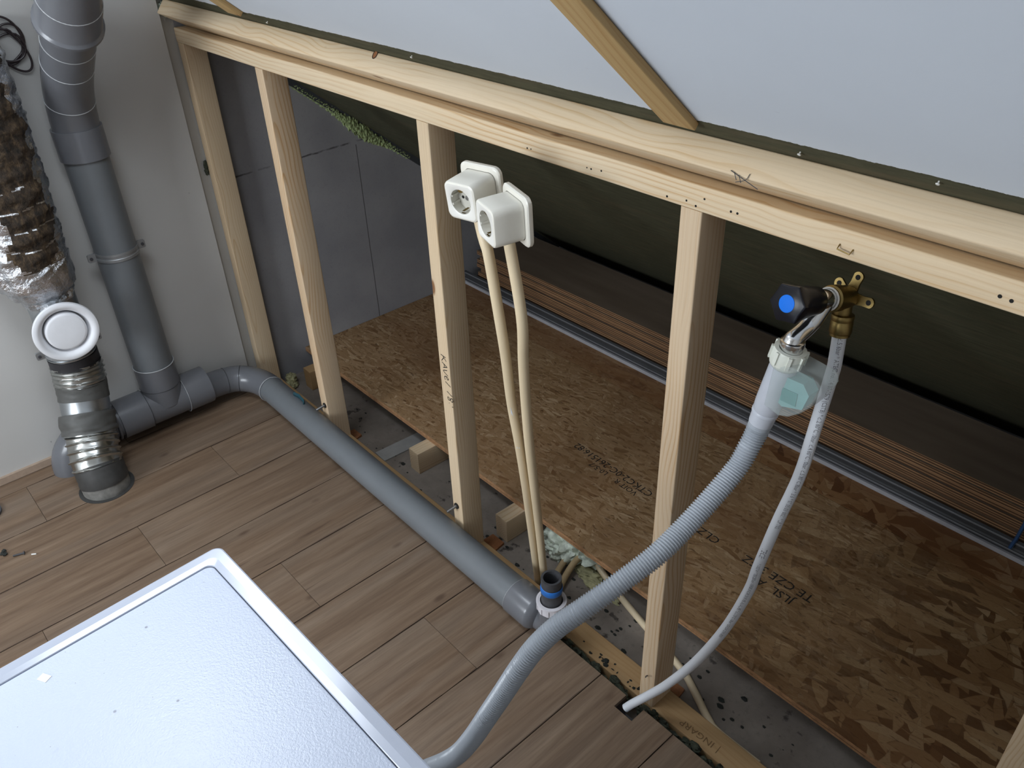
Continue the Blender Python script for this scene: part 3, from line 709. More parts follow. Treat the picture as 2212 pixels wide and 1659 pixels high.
shim(-0.002, 0.066, 0.055, 0.040, 0.0, 'small red brown shim behind the second stud from the end wall')
shim(0.694, 0.066, 0.058, 0.052, 0.0, 'red brown shim behind the foot of the stud with the handwriting')
shim(1.336, 0.066, 0.050, 0.042, 0.0, 'red brown shim beside the foot of the stud behind the hose')
b = MB(); rnd = random.Random(5)
for i in range(95):
    x = rnd.uniform(-0.1, 2.2); y = rnd.uniform(0.075, 0.195); s_ = rnd.choice((0.0018, 0.0025, 0.003, 0.004)) * rnd.uniform(.7, 1.5)
    b.blob((x, y, -0.0680 + s_ * .25), s_ * 1.5, s_, s_ * .5, i, .5, 2, 7, 5)
for x, y, s_ in ((1.452, 0.150, .008), (1.740, 0.105, .009), (1.10, 0.150, .006), (1.46, 0.135, .008), (0.69, .105, .006), (0.40, 0.085, .006)): b.blob((x, y, -0.067), s_, s_ * .7, s_ * .25, x * 9, .7, 2.6, 10, 7)
tag(b.build('crumbs', M['dirt']), 'dark crumbs scattered over the screed', 'dirt', None, 'stuff')
b = MB()
for i in range(18):
    x = rnd.uniform(1.14, 1.36); b.blob((x, rnd.uniform(0.004, 0.022) + (0.004 if rnd.random() < .3 else 0), -0.0298), rnd.uniform(.001, .005), rnd.uniform(.001, .004), .0010, i, .7, 2.6, 8, 5)
for x, y, s_ in ((1.222, 0.017, .008), (1.229, 0.008, .007), (1.330, 0.030, .004), (1.322, 0.014, .004), (1.314, 0.008, .004)): b.blob((x, y, -0.0295), s_, s_ * .8, .0022, x * 31, .7, 2.6, 10, 6)
tag(b.build('crumbs', M['dirt']), 'dark crumbs on the bottom plate near the floor edge', 'dirt', None, 'stuff')
# expanding foam
b = MB(); rnd = random.Random(9)
for i in range(230):
    x = 1.02 + 1.35 * i / 230 + rnd.uniform(-.01, .01); b.blob((x, -0.0175 + rnd.uniform(-.0075, .0075), -0.030 + rnd.uniform(-.016, .010)), rnd.uniform(.006, .014), rnd.uniform(.004, .008), rnd.uniform(.006, .011), i, .7, 3.0, 10, 7, .3)
tag(b.build('foam_strip', M['foam_dark']), 'dirty crumbling foam in the gap between the floor edge and the bottom plate', 'foam', None, 'stuff')
def foam(name, lumps, mat, lab):
    b = MB()
    for i, (x, y, z, rx, ry, rz) in enumerate(lumps): b.blob((x, y, z), rx, ry, rz, i + x * 7, .55, 2.6, 28, 18, .22)
    return tag(b.build(name, mat, None, 0 if False else 60), lab, 'foam', 'lumps of expanding foam')
foam('spray_foam', [(0.845, 0.255, -0.038, .045, .06, .040), (0.890, 0.225, -0.040, .045, .050, .034), (0.930, 0.255, -0.036, .045, .06, .036), (0.870, 0.205, -0.055, .04, .03, .018), (0.972, 0.260, -0.036, .04, .05, .03)], M['foam_pale'], 'big pale lump of expanding foam under the chipboard edge by the conduits')
foam('spray_foam', [(0.985, 0.205, -0.062, .04, .022, .012), (1.03, 0.188, -0.063, .04, .018, .010), (1.075, 0.190, -0.064, .03, .014, .008)], M['foam_yellow'], 'low yellowish foam spread on the screed under the pale conduit')
foam('spray_foam', [(-0.400, 0.098, -0.045, .020, .018, .022), (-0.386, 0.090, -0.058, .022, .018, .014), (-0.372, 0.080, -0.060, .014, .012, .010), (-0.345, 0.070, -0.062, .012, .010, .008)], M['foam_yellow'], 'crumbled yellow foam between the end stud and the first joist block')
lum = []
for i in range(64):
    t = i / 63; y = 0.335 + t * 0.40; fat = 0.006 + 0.020 * math.exp(-((t - 0.55) / 0.20) ** 2)
    lum.append((-0.447, y, slope_z(y) - 0.014 - fat * (.5 + .25 * math.sin(i * 2.3)), 0.006 + fat * .2, 0.012, fat))
foam('spray_foam', lum, M['foam_green'], 'green foam squeezed out along the top of the grey end wall under the slope')
b = MB(); b.box((-0.449, v_bot, -0.020), (-0.440, -0.36, 0.0)); struct(b.build('trim_1', M['block_edge'], None, 0, SLOPE), 'dark edge strip between the grey end wall and the slope')
foam('spray_foam', [(-0.4475, -0.018, 1.205, .010, .014, .018), (-0.440, -0.012, 1.195, .008, .01, .01)], M['foam_pale'], 'pale foam dab at the left end of the beam on the slope')
foam('spray_foam', [(-0.4450, -0.005, 0.760, .005, .006, .016), (-0.4455, -0.006, 0.744, .005, .006, .012)], M['foam_dark'], 'dark scrap of foam in the joint beside the end stud')
b = MB(); b.loops([[(-0.4485, y, z), (-0.436, y + .001, z), (-0.4355, y + w, z + .006), (-0.4485, y + w, z + .006)] for y, z, w in ((-0.030, 1.262, .020), (-0.0135, 1.226, .026), (-0.003, 1.198, .020), (0.0035, 1.177, .013))], True, True, True)
tag(b.build('membrane_strip', M['teal']), 'dark teal membrane strip in the corner above the end of the beam', 'membrane')

# ================================================================== GREY WASTE PIPES
def ring(path_r, M_, r=0.0012, seg=36):
    """a thin torus of radius path_r round the local Z of M_"""
    b = MB(); b.loops([[M_ @ Vector(((path_r + r * math.cos(q)) * math.cos(a), (path_r + r * math.cos(q)) * math.sin(a), r * math.sin(q))) for a in (2 * PI * i / seg for i in range(seg))] for q in (2 * PI * k / 8 for k in range(9))], True)
    return b
def hollow(b, r0, r1, Mx, h0, h1, seg=36):
    """open-ended sleeve with a wall"""
    b.lathe([(r1, h0), (r0, h0), (r0, h1), (r1, h1), (r1, h0)], Mx, seg, False, False); return b
SXP, SYP, TZ = -0.368, -0.347, 0.092
soil = thing('soil_pipe', 'thick grey waste pipe running up the white wall from a tee near the floor', 'pipe', (SXP, SYP, 0))
b = MB(); b.tube([(SXP, SYP, 0.235), (SXP, SYP, 0.95)], 0.0575, 40); b.build('straight_pipe', M['pvc'], soil)
b = MB(); b.tube([(SXP, SYP, 0.10), (SXP, SYP, 0.236)], 0.0605, 40); b.tube([(SXP, -0.478, TZ), (SXP, -0.285, TZ)], 0.0580, 40)
tee = b.build('tee', M['pvc_fit'], soil)
b = MB(); hollow(b, 0.0622, 0.050, frame((SXP, -0.290, TZ), (0, 1, 0)), 0, 0.082); b.build('socket', M['pvc_fit'], tee)
b = MB(); hollow(b, 0.0622, 0.050, frame((SXP, -0.500, TZ), (0, 1, 0)), 0, 0.090); b.build('socket', M['pvc_fit'], tee)
ring(0.0605, Matrix.Translation((SXP, SYP, 0.2365)), 0.0016).build('glue_line', M['pvc_seam'], soil)
ring(0.0608, Matrix.Translation((SXP, SYP, 0.160)), 0.0009).build('groove', M['pvc_groove'], tee)
ring(0.0625, frame((SXP, -0.2895, TZ), (0, 1, 0)), 0.0009).build('glue_line', M['pvc_seam'], tee)
ring(0.0625, frame((SXP, -0.410, TZ), (0, 1, 0)), 0.0009).build('groove', M['pvc_groove'], tee)
el = [(SXP, -0.49, TZ), (SXP, -0.57, TZ)] + arc((SXP, -0.575, 0.0), (SXP, -0.575, TZ), (SXP, -0.667, 0.0), 12) + [(SXP, -0.667, -0.009)]
b = MB(); b.tube(el, 0.0520, 36); b.build('floor_bend', M['pvc_fit'], soil)
for yy, rr in ((-0.512, 0.0605), (-0.525, 0.0585), (-0.540, 0.0600)):
    ring(rr - 0.003, frame((SXP, yy, TZ), (0, 1, 0)), 0.0042).build('seal_ring', M['pvc_fit'], soil)
# upper part: collar, bend leaning into the room, larger socket with a flange
b = MB(); hollow(b, 0.0640, 0.054, Matrix.Translation((SXP, SYP, 0.890)), 0, 0.080); b.build('collar', M['pvc_fit'], soil)
bend = spline([(SXP, SYP, 0.93), (-0.366, SYP, 0.975), (-0.349, SYP, 1.03), (-0.312, SYP, 1.088), (-0.262, SYP, 1.140), (-0.205, SYP, 1.190), (-0.155, SYP, 1.236)], 8)
b = MB(); b.tube(bend, 0.0590, 40); bp = b.build('upper_bend', M['pvc_fit'], soil)
for k in (18, 33, 42):
    t_ = (bend[k + 1] - bend[k - 1]).normalized(); ring(0.0592, frame(bend[k], t_), 0.0011).build('glue_line', M['pvc_seam'], bp)
dv = (bend[-1] - bend[-3]).normalized(); o0 = bend[-1] + dv * 0.012
b = MB(); b.lathe([(0.058, 0), (0.070, 0.001), (0.0745, 0.006), (0.0745, 0.014), (0.0700, 0.019), (0.0680, 0.022), (0.0680, 0.085), (0.0640, 0.100), (0.0640, 0.19)], frame(o0, dv), 40)
us = b.build('upper_socket', M['pvc_fit'], soil); ring(0.0665, frame(o0 + dv * 0.088, dv), 0.0014).build('glue_line', M['pvc_seam'], us)
# wall clamp
cl = thing('pipe_clamp', 'zinc clamp ring fixing the thick grey pipe to the wall', 'clamp', (SXP, SYP, 0.616), 'wall clamps for the pipes')
def clamp(cl, cx, cy, cz, r, w=0.0235):
    b = MB(); b.lathe([(r + .0005, -w/2), (r + .0024, -w/2), (r + .0024, -w*.18), (r + .0012, -w*.12), (r + .0012, w*.12), (r + .0024, w*.18), (r + .0024, w/2), (r + .0005, w/2), (r + .0005, -w/2)], Matrix.Translation((cx, cy, cz)), 40, False, False); b.build('band', M['zinc'], cl)
    for s in (-1, 1):
        b = MB(); b.prism(rrect(0.022, w, 0.004), frame((cx + 0.002, cy + s * (r + 0.0125), cz), (1, 0, 0), (0, 1, 0)), -0.0035, 0.0035); lg = b.build('lug', M['zinc'], cl)
        b = MB(); b.lathe([(0.0045, 0), (0.0045, 0.003), (0.002, 0.0032)], frame((cx + 0.0055, cy + s * (r + 0.015), cz), (1, 0, 0)), 12); b.build('screw', M['pvc_dark'], lg)
    b = MB(); b.tube([(-0.4345, cy, cz), (cx - r - .001, cy, cz)], 0.004, 10); b.build('threaded_rod', M['zinc'], cl)
clamp(cl, SXP, SYP, 0.616, 0.0575)

# thinner drain pipe along the foot of the frame
DY, DZ, DR = -0.0450, 0.0455, 0.0423
drain = thing('drain_pipe', 'grey drain pipe lying on the floor along the foot of the stud frame', 'pipe', (0.35, DY, 0))
path = spline([(SXP, -0.255, 0.080), (SXP - .003, -0.190, 0.076), (SXP - .003, -0.150, 0.073), (SXP + .003, -0.115, 0.069), (SXP + .018, -0.088, 0.065), (SXP + .050, -0.063, 0.061), (SXP + .088, -0.049, 0.057), (SXP + .128, DY, 0.0545)], 8)
b = MB(); b.tube(path, 0.0442, 36); be = b.build('double_bend', M['pvc_fit'], drain)
for k in (17, 29): ring(0.0444, frame(path[k], (path[k + 1] - path[k - 1]).normalized()), 0.0010).build('groove', M['pvc_groove'], be)
b = MB(); b.tube([(SXP + .115, DY, 0.0550), (0.40, DY, 0.0478), (0.99, DY, DZ)], DR, 40); b.build('straight_pipe', M['pvc'], drain)
ring(0.0440, frame((SXP + .128, DY, 0.0545), (1, 0, -0.01)), 0.0014).build('glue_line', M['pvc_seam'], drain)
ring(0.0442, frame((0.984, DY, DZ), (1, 0, 0)), 0.0013).build('glue_line', M['pvc_seam'], drain)
BX = 1.100
b = MB(); b.lathe([(0.0455, 0), (0.0455, 0.066), (0.0440, 0.072), (0.036, 0.082), (0.020, 0.088)], frame((0.984, DY, DZ), (1, 0, 0)), 40)
eb = b.build('end_reducer', M['pvc_fit'], drain)
b = MB(); b.tube([(1.045, DY + .004, 0.036)] + arc((1.060, -0.040, 0.072), (1.060, -0.040, 0.033), (BX - .001, -0.040, 0.072), 10) + [(BX, -0.040, 0.100)], 0.0312, 32); b.build('small_elbow', M['pvc_fit'], drain)
b = MB(); Mx = frame((BX, -0.040, 0.098), (0, 0, 1)); hollow(b, 0.0325, 0.0265, Mx, 0, 0.0245, 40)
for k in range(12):
    a = 2 * PI * k / 12; Mk = Mx @ Matrix.Rotation(a, 4, 'Z'); b.box((0.0318, -0.0028, 0.002), (0.0346, 0.0028, 0.022), Mk)
hollow(b, 0.0352, 0.030, Mx, 0.0205, 0.0250, 40)
b.build('coupling_nut', M['nut_white'], drain, 30)['label'] = 'white ribbed coupling nut'
b = MB(); hollow(b, 0.0236, 0.0185, frame((BX, -0.040, 0.112), (0, 0, 1)), 0, 0.082, 32); b.lathe([(0.0185, 0.0), (0.0184, 0.001)], frame((BX, -0.040, 0.125), (0, 0, 1)), 32)
b.lathe([(0.0263, 0), (0.0263, 0.012)], frame((BX, -0.040, 0.106), (0, 0, 1)), 32)
st = b.build('stub_pipe', M['pvc_dark'], drain); st['label'] = 'open dark grey stub pipe'
b = MB(); b.lathe([(0.0240, 0), (0.0252, 0.002), (0.0256, 0.010), (0.0250, 0.017), (0.0240, 0.0185)], frame((BX, -0.040, 0.153), (0.05, 0, 1)), 32, False, False); b.build('tape_ring', M['blue_tape'], st)['label'] = 'bright blue tape ring'

# ================================================================== VENTILATION DUCT
vd = thing('ventilation_duct', 'metal ventilation duct with tape bands and a round white valve, rising from the floor', 'duct', (-0.20, -0.62, 0))
duct = spline([(-0.200, -0.620, -0.008), (-0.203, -0.620, 0.030), (-0.222, -0.617, 0.070), (-0.245, -0.611, 0.100), (-0.271, -0.600, 0.135), (-0.293, -0.588, 0.180), (-0.311, -0.578, 0.215), (-0.327, -0.567, 0.262), (-0.336, -0.560, 0.305), (-0.343, -0.556, 0.345), (-0.345, -0.555, 0.40)], 12)
def sub(a, c, step=0.004):
    P = resample(duct, 0.002); n = len(P) - 1; return resample(P[int(a * n):int(c * n) + 1], step)
def slack(p, r, name, mat, parent, seed, amp, seg=36):
    b = MB(); b.tube(p, r, seg, False, lambda k, a, rk: rk + amp * mnoise.noise(Vector((math.cos(a) * 2, math.sin(a) * 2, k * .35 + seed)))); return b.build(name, mat, parent, 50)
def flex(p, r, name, parent, pitch, amp, seed, tilt=0.0):
    fn = lambda k, a, rk: rk + amp * (max(0.0, math.cos(2 * PI * (k * 0.0015 / pitch) + a + tilt * math.sin(a * 1.0))) ** 6) + amp * .5 * mnoise.noise(Vector((math.cos(a) * 3, math.sin(a) * 3, k * .08 + seed)))
    b = MB(); b.tube(resample(p, 0.0015), r, 48, False, fn); return b.build(name, M['alu_flex'], parent, 60)
slack(sub(0.0, 0.13), 0.0660, 'floor_spigot', M['spigot'], vd, 1, 0.0012)
hb = MB(); hollow(hb, 0.0775, 0.066, Matrix.Translation((-0.199, -0.620, 0.0003)), 0, 0.0012, 40); hb.build('cut_edge', M['tape_dark'], vd)
slack(sub(0.075, 0.19), 0.0685, 'tape_band', M['tape_dark'], vd, 2, 0.0018)
flex(sub(0.17, 0.46), 0.0680, 'flexible_bend', vd, 0.023, 0.0055, 3)
slack(sub(0.40, 0.53), 0.0760, 'tape_band', M['tape'], vd, 4, 0.0045)
b = MB(); b.tube(sub(0.50, 0.68), 0.0665, 44, False); sp = b.build('spiral_pipe', M['galv'], vd, 50)
P = sub(0.505, 0.64, 0.002); fr_ = frames(P); b = MB()
b.tube([P[i] + (fr_[i][1] * math.cos(i * .16) + fr_[i][2] * math.sin(i * .16)) * 0.0668 for i in range(len(P))], 0.0010, 6); b.build('lock_seam', M['galv'], sp)
slack(sub(0.63, 0.745), 0.0690, 'tape_band', M['tape'], vd, 6, 0.0016)
flex(sub(0.735, 0.88), 0.0665, 'flexible_piece', vd, 0.0135, 0.0055, 7)
b = MB(); b.tube(sub(0.865, 0.945), 0.0672, 40, True); b.build('rubber_seal', M['rubber'], vd)
TXv, TYv = -0.345, -0.556
b = MB(); b.tube([(TXv, TYv, 0.372), (TXv, TYv, 0.566)], 0.0635, 44); b.tube([(TXv, TYv - .002, 0.492), (-0.252, -0.565, 0.496)], 0.0625, 44)
hollow(b, 0.0665, 0.060, Matrix.Translation((TXv, TYv, 0.378)), 0, 0.004); te = b.build('tee_piece', M['galv'], vd)
Mv = frame((-0.228, -0.567, 0.497), (1, -0.06, 0.06), (0, 1, 0))
b = MB(); b.lathe([(0.060, -0.030), (0.062, -0.012), (0.0765, -0.010), (0.0815, -0.005), (0.0825, 0.000), (0.0805, 0.006), (0.0740, 0.0085), (0.0670, 0.0060), (0.0595, -0.002), (0.0560, -0.013), (0.0545, -0.026)], Mv, 64, False, True)
va = b.build('exhaust_valve', M['valve_white'], vd, 50); va['label'] = 'round white exhaust valve'
b = MB(); b.lathe([(0.0515, -0.020), (0.0515, 0.0005), (0.0495, 0.0032), (0.0450, 0.0042), (0.025, 0.0048), (0.002, 0.0050)], Mv, 64, True, True); b.build('valve_disc', M['valve_white'], va, 50)
b = MB(); hollow(b, 0.0550, 0.0500, Mv, -0.0262, -0.0255, 64); b.build('valve_gap', M['hole'], va)
c2 = thing('pipe_clamp', 'small zinc clamp holding the metal duct to the wall below the white valve', 'clamp', (TXv, TYv, 0.397), 'wall clamps for the pipes')
clamp(c2, TXv, TYv, 0.398, 0.0655, 0.022)
# insulated foil duct above
idt = [(-0.345, -0.5565, 0.560), (-0.3400, -0.5620, 0.590), (-0.3300, -0.5685, 0.630), (-0.3300, -0.5800, 0.6811), (-0.3300, -0.5745, 0.7821), (-0.3300, -0.5672, 0.8786), (-0.3300, -0.5661, 0.9957), (-0.3300, -0.5649, 1.1056), (-0.3300, -0.5640, 1.25)]
P = resample(spline(idt, 12), 0.004); nP = len(P); seg = 60
b = MB(); fr_ = frames(P); rings = []; zs = []
for k, (p, (t, u_, w_)) in enumerate(zip(P, fr_)):
    s = k * 0.004
    base = 0.0685 + 0.0325 * min(1.0, max(0.0, (s - 0.030) / 0.055)) ** 0.7
    hoop = 0.0016 * math.cos(2 * PI * s / 0.052)
    rg = []
    for i in range(seg):
        a = 2 * PI * i / seg; q = Vector((math.cos(a), math.sin(a), 0))
        cr = 0.0085 * mnoise.noise(Vector((q.x * 4, q.y * 4, s * 42))) + 0.0035 * mnoise.noise(Vector((q.x * 11, q.y * 11, s * 120)))
        if s < 0.05: cr += 0.004 * mnoise.noise(Vector((q.x * 14, q.y * 14, s * 160)))
        rg.append(p + (u_ * q.x + w_ * q.y) * (base + hoop * min(1, s / .06) + cr))
    rings.append(rg)
nv = [v for r in rings for v in r]; fs = []; at_ = []
for k in range(nP - 1):
    for i in range(seg):
        j = (i + 1) % seg; fs.append((k * seg + i, k * seg + j, (k + 1) * seg + j, (k + 1) * seg + i))
        c_ = (rings[k][i] - P[k]); az = math.degrees(math.atan2(c_.y, c_.x)); s = k * 0.004
        lo, hi = (-26, 44)
        if s > 0.30: lo -= 26
        hi += 9 * math.sin(s * 31) + 5 * math.sin(s * 83); lo += 6 * math.sin(s * 57 + 1)
        w = min((az - lo) / 14, (hi - az) / 14, (s - 0.118) / 0.02)
        hz = s + 0.004 + 0.006 * math.sin(az * .06 + s * 9); hoopline = abs((hz / 0.052) % 1 - 0.5) < 0.035 + 0.02 * math.sin(az * .21 + s * 40)
        at_.append(0.0 if hoopline and s < 0.34 else max(0.0, min(1.0, 0.5 + w * .5)))
b.v = [tuple(v) for v in nv]; b.f = fs; b.attr = at_
tag(b.build('insulated_duct', M['foil'], None, 40), 'torn silver foil duct with brown mineral wool showing, above the round white valve', 'duct')

# black cable loops hanging on the wall, small hardware at the left
b = MB(); lp = []
for k in range(5):
    cy = -0.432 + (k % 2) * 0.006; cz = 1.168 + (k % 3) * 0.010; ry = 0.030 + 0.006 * ((k * 37) % 3); rz = 0.044 + 0.006 * ((k * 53) % 4); tilt = 0.5 * (k - 2)
    for i in range(24):
        a = 2 * PI * i / 24; y = ry * math.cos(a); z = rz * math.sin(a); lp.append((-0.4265 + 0.0020 * k + 0.001 * math.sin(a), cy + y * math.cos(tilt) - z * math.sin(tilt), cz + y * math.sin(tilt) + z * math.cos(tilt)))
b.tube(spline(lp, 2), 0.0028, 8); tag(b.build('cable_coil', M['cable']), 'coil of thin dark cable hanging on the white wall at the left edge', 'cable')
b = MB(); hollow(b, 0.046, 0.036, Matrix.Translation((-0.318, -0.926, 0.0003)), 0, 0.006, 36); tag(b.build('pipe_collar', M['pvc_dark']), 'dark ring round a floor hole at the left edge', 'ring')
b = MB(); Mx = frame((-0.075, -0.898, 0.0032), (0.35, 1, 0)); b.lathe([(0.0012, -0.014), (0.0026, -0.013), (0.0026, 0.010), (0.0052, 0.013), (0.0052, 0.015)], Mx, 12); tag(b.build('screw', M['pvc_dark']), 'loose dark screw lying on the laminate at the left', 'screw')
b = MB(); b.tube([(-0.052, -0.872, 0.0022), (-0.045, -0.862, 0.0022)], 0.002, 8); tag(b.build('plastic_scrap', M['ptfe']), 'tiny white scrap lying next to the loose dark screw', 'scrap')
b = MB()
for i, (x, y) in enumerate(((-0.110, -0.930), (-0.118, -0.924), (-0.104, -0.925))): b.blob((x, y, 0.002), .009, .006, .003, i, .8, 2.6, 10, 7)
tag(b.build('scrap', M['dirt']), 'crumpled dark scrap on the laminate at the left edge', 'scrap')

# ================================================================== CONDUITS AND SOCKETS
CG = 'cream electrical conduits'
def conduit(pts, r, mat, lab, sect=18):
    b = MB(); b.tube(resample(spline(pts, 10), 0.012), r, sect); return tag(b.build('conduit', mat), lab, 'conduit', CG)
cA = conduit([(1.0560, -0.1520, 1.0720), (1.0715, -0.1550, 1.0333), (1.0820, -0.1550, 1.0060), (1.0920, -0.1450, 0.8756), (1.0844, -0.1300, 0.7957), (1.0677, -0.1076, 0.6862), (1.0595, -0.0850, 0.5694), (1.0325, -0.0475, 0.4221)] + [(0.9767, 0.0150, 0.2207), (0.9358, 0.0660, 0.0164), (0.9235, 0.0830, -0.0570)], 0.0095, M['cream'], 'left of the two tall cream conduits, rising to the left white socket')
cB = conduit([(1.1310, -0.1530, 1.0560), (1.1344, -0.1550, 1.0409), (1.1444, -0.1500, 0.9633), (1.1474, -0.1450, 0.8979), (1.1299, -0.1300, 0.8161), (1.1079, -0.1076, 0.7064), (1.0892, -0.0850, 0.5861), (1.0589, -0.0475, 0.4386)] + [(1.0032, 0.0150, 0.2391), (0.9653, 0.0620, 0.0390), (0.9519, 0.0800, -0.0419)], 0.0095, M['cream'], 'right of the two tall cream conduits, with a slight kink, rising to the right socket')
b = MB(); lft, rgt = [], []; cp = resample(spline([(1.0677, -0.1076, 0.6862), (1.0630, -0.0960, 0.6290), (1.0595, -0.0850, 0.5694)], 10), 0.004)
for k, (p, (t, u_, w_)) in enumerate(zip(cp, frames(cp))):
    vw = (CPOS - p); vw = (vw - t * vw.dot(t)).normalized(); sd = t.cross(vw); wd = 0.0030 * min(1, k / 9)
    for lst, da in ((lft, -wd), (rgt, wd)):
        a_ = 0.35 + da / 0.0097; lst.append(p + (vw * math.cos(a_) + sd * math.sin(a_)) * 0.0098)
b.loops([lft, rgt], False); b.build('white_sticker', M['pex'], cA, 0)
conduit([(0.955, 0.232, -0.045), (0.953, 0.226, -0.030), (0.966, 0.226, -0.026), (0.990, 0.2300, -0.040), (1.030, 0.224, -0.054), (1.078, 0.210, -0.0585), (1.195, 0.181, -0.0590), (1.338, 0.146, -0.0590), (1.399, 0.119, -0.0590), (1.463, 0.085, -0.0590), (1.500, 0.074, -0.0590), (1.60, 0.0745, -0.0590)], 0.0088, M['cream'], 'pale conduit bending out of the foam and running right along the bottom plate')
conduit([(0.915, 0.225, -0.040), (0.918, 0.190, -0.045), (0.930, 0.145, -0.056), (0.950, 0.100, -0.0590), (0.968, 0.074, -0.0590)], 0.0088, M['cream_dusty'], 'dusty short conduit from the foam to the bottom plate, nearer the tall conduits')
conduit([(0.948, 0.235, -0.040), (0.946, 0.200, -0.038), (0.953, 0.160, -0.050), (0.972, 0.110, -0.0590), (0.992, 0.074, -0.0590)], 0.0088, M['cream_dusty'], 'dusty short conduit from the foam, lying nearer the dark stub pipe')

def outlet(t, R3, D, lab):
    """socket outlet: face centre t; R3 columns = right, up, outwards"""
    Mx = Matrix(((R3[0][0], R3[0][1], R3[0][2], t[0]), (R3[1][0], R3[1][1], R3[1][2], t[1]), (R3[2][0], R3[2][1], R3[2][2], t[2]), (0, 0, 0, 1)))
    r_ = thing('power_outlet', lab, 'socket', Mx @ Vector((0, 0, -D - 0.01)), 'white power sockets on the conduits')
    H = 0.0315
    b = MB(); W = 40
    def rr(s, rad, z): return [Mx @ Vector((p[0], p[1], z)) for p in rsquare(s, rad)]
    b.loops([rr(H - .0002, .0115, -D), rr(H, .0115, -D * .5), rr(H - .0002, .0115, -.0035), rr(H - .0012, .0105, -.0012), rr(H - .0040, .0080, 0.0)], True, True, False)
    # face with a round well
    rw = 0.0205
    sq = rr(H - .0040, .0080, 0.0)
    def circ(rad, z):
        out = []
        for p in rsquare(H - .0040, .0080):
            a = math.atan2(p[1], p[0]); out.append(Mx @ Vector((rad * math.cos(a), rad * math.sin(a), z)))
        return out
    bx = b.build('housing', M['socket'], r_, 40)
    b = MB(); b.loops([sq, circ(rw + .0012, 0.0), circ(rw, -.0008)], True); b.build('face', M['socket_face'], r_, 40)
    b = MB(); b.loops([circ(rw, -.0008), circ(rw - .0004, -.0175)], True, False, True)
    for a in (20, 160, 200, 340):
        q = math.radians(a); b.box((-.0016, -.0016, -.0172), (.0016, .0016, -.0016), Mx @ Matrix.Translation((math.cos(q) * (rw - .0010), math.sin(q) * (rw - .0010), 0)) @ Matrix.Rotation(q, 4, 'Z'))
    we = b.build('well', M['socket_in'], r_, 40)
    for s in (-1, 1):
        b = MB(); b.lathe([(.0026, 0), (.0026, .0005)], Mx @ Matrix.Translation((s * .0095, 0, -.0174)), 14); b.build('pin_hole', M['hole'], we)
        b = MB(); b.box((-.0026, s * (rw - .0052) - .0006, -.0165), (.0026, s * (rw - .0040) + .0006, -.0030), Mx); b.box((-.0040, s * (rw - .0026) - .0012, -.0050), (.0040, s * (rw - .0014), -.0022), Mx); b.build('earth_clip', M['brass'], we)
    b = MB(); b.lathe([(.0042, 0), (.0042, .0012), (.0012, .0014)], Mx @ Matrix.Translation((0, 0, -.0173)), 14); b.build('centre_screw', M['steel'], we)
    F = 0.041
    b = MB(); b.loops([rr(F - .001, .012, -D - .0095), rr(F, .012, -D - .0080), rr(F, .012, -D - .0025), rr(F - .0018, .011, -D - .0004), rr(F - .005, .009, -D), rr(H + .0004, .0115, -D)], True, True, False)
    b.build('flange', M['socket'], r_, 40)
    return r_
outlet((1.0541, -0.1834, 1.0972), ((0.9869, -0.0126, 0.1608), (0.1587, -0.1011, -0.9821), (0.0286, 0.9948, -0.0977)), 0.0510, 'left white power socket on its conduit, facing the room in front of the third stud')
outlet((1.1264, -0.1953, 1.0859), ((0.9660, 0.0318, -0.2566), (-0.2542, -0.0641, -0.9650), (-0.0472, 0.9974, -0.0539)), 0.0510, 'right white power socket, overlapping the left one and turned more to the left')

# ================================================================== WATER: supply pipe, wall elbow, tap, hose
E0 = Vector((1.6014, 0.0, 1.0654)); TA = Vector((-0.1156, -0.9623, 0.2463)).normalized()
UU = Vector((0.9929, -0.1193, 0)); WW = Vector((0.0294, 0.2445, 0.9692))
wp = spline([(1.6058, 0.0, 1.0348), (1.6073, -0.0020, 1.0253), (1.6110, -0.0050, 0.9751), (1.6112, -0.0060, 0.9588), (1.6050, -0.0100, 0.8578), (1.5983, -0.0120, 0.7727), (1.5800, -0.0130, 0.6725), (1.5623, -0.0130, 0.5608), (1.5531, -0.0130, 0.4941), (1.5218, -0.0130, 0.3707), (1.4724, -0.0140, 0.2321), (1.4200, -0.0200, 0.1180), (1.3853, -0.0280, 0.0560), (1.3560, -0.0460, 0.0120), (1.3450, -0.0560, -0.0060)], 14)
WPR = 0.0092
b = MB(); pth = resample(wp, 0.008); b.tube(pth, WPR, 22); supply = tag(b.build('supply_pipe', M['pex']), 'white plastic water pipe curving from the floor notch up to the tap', 'pipe')
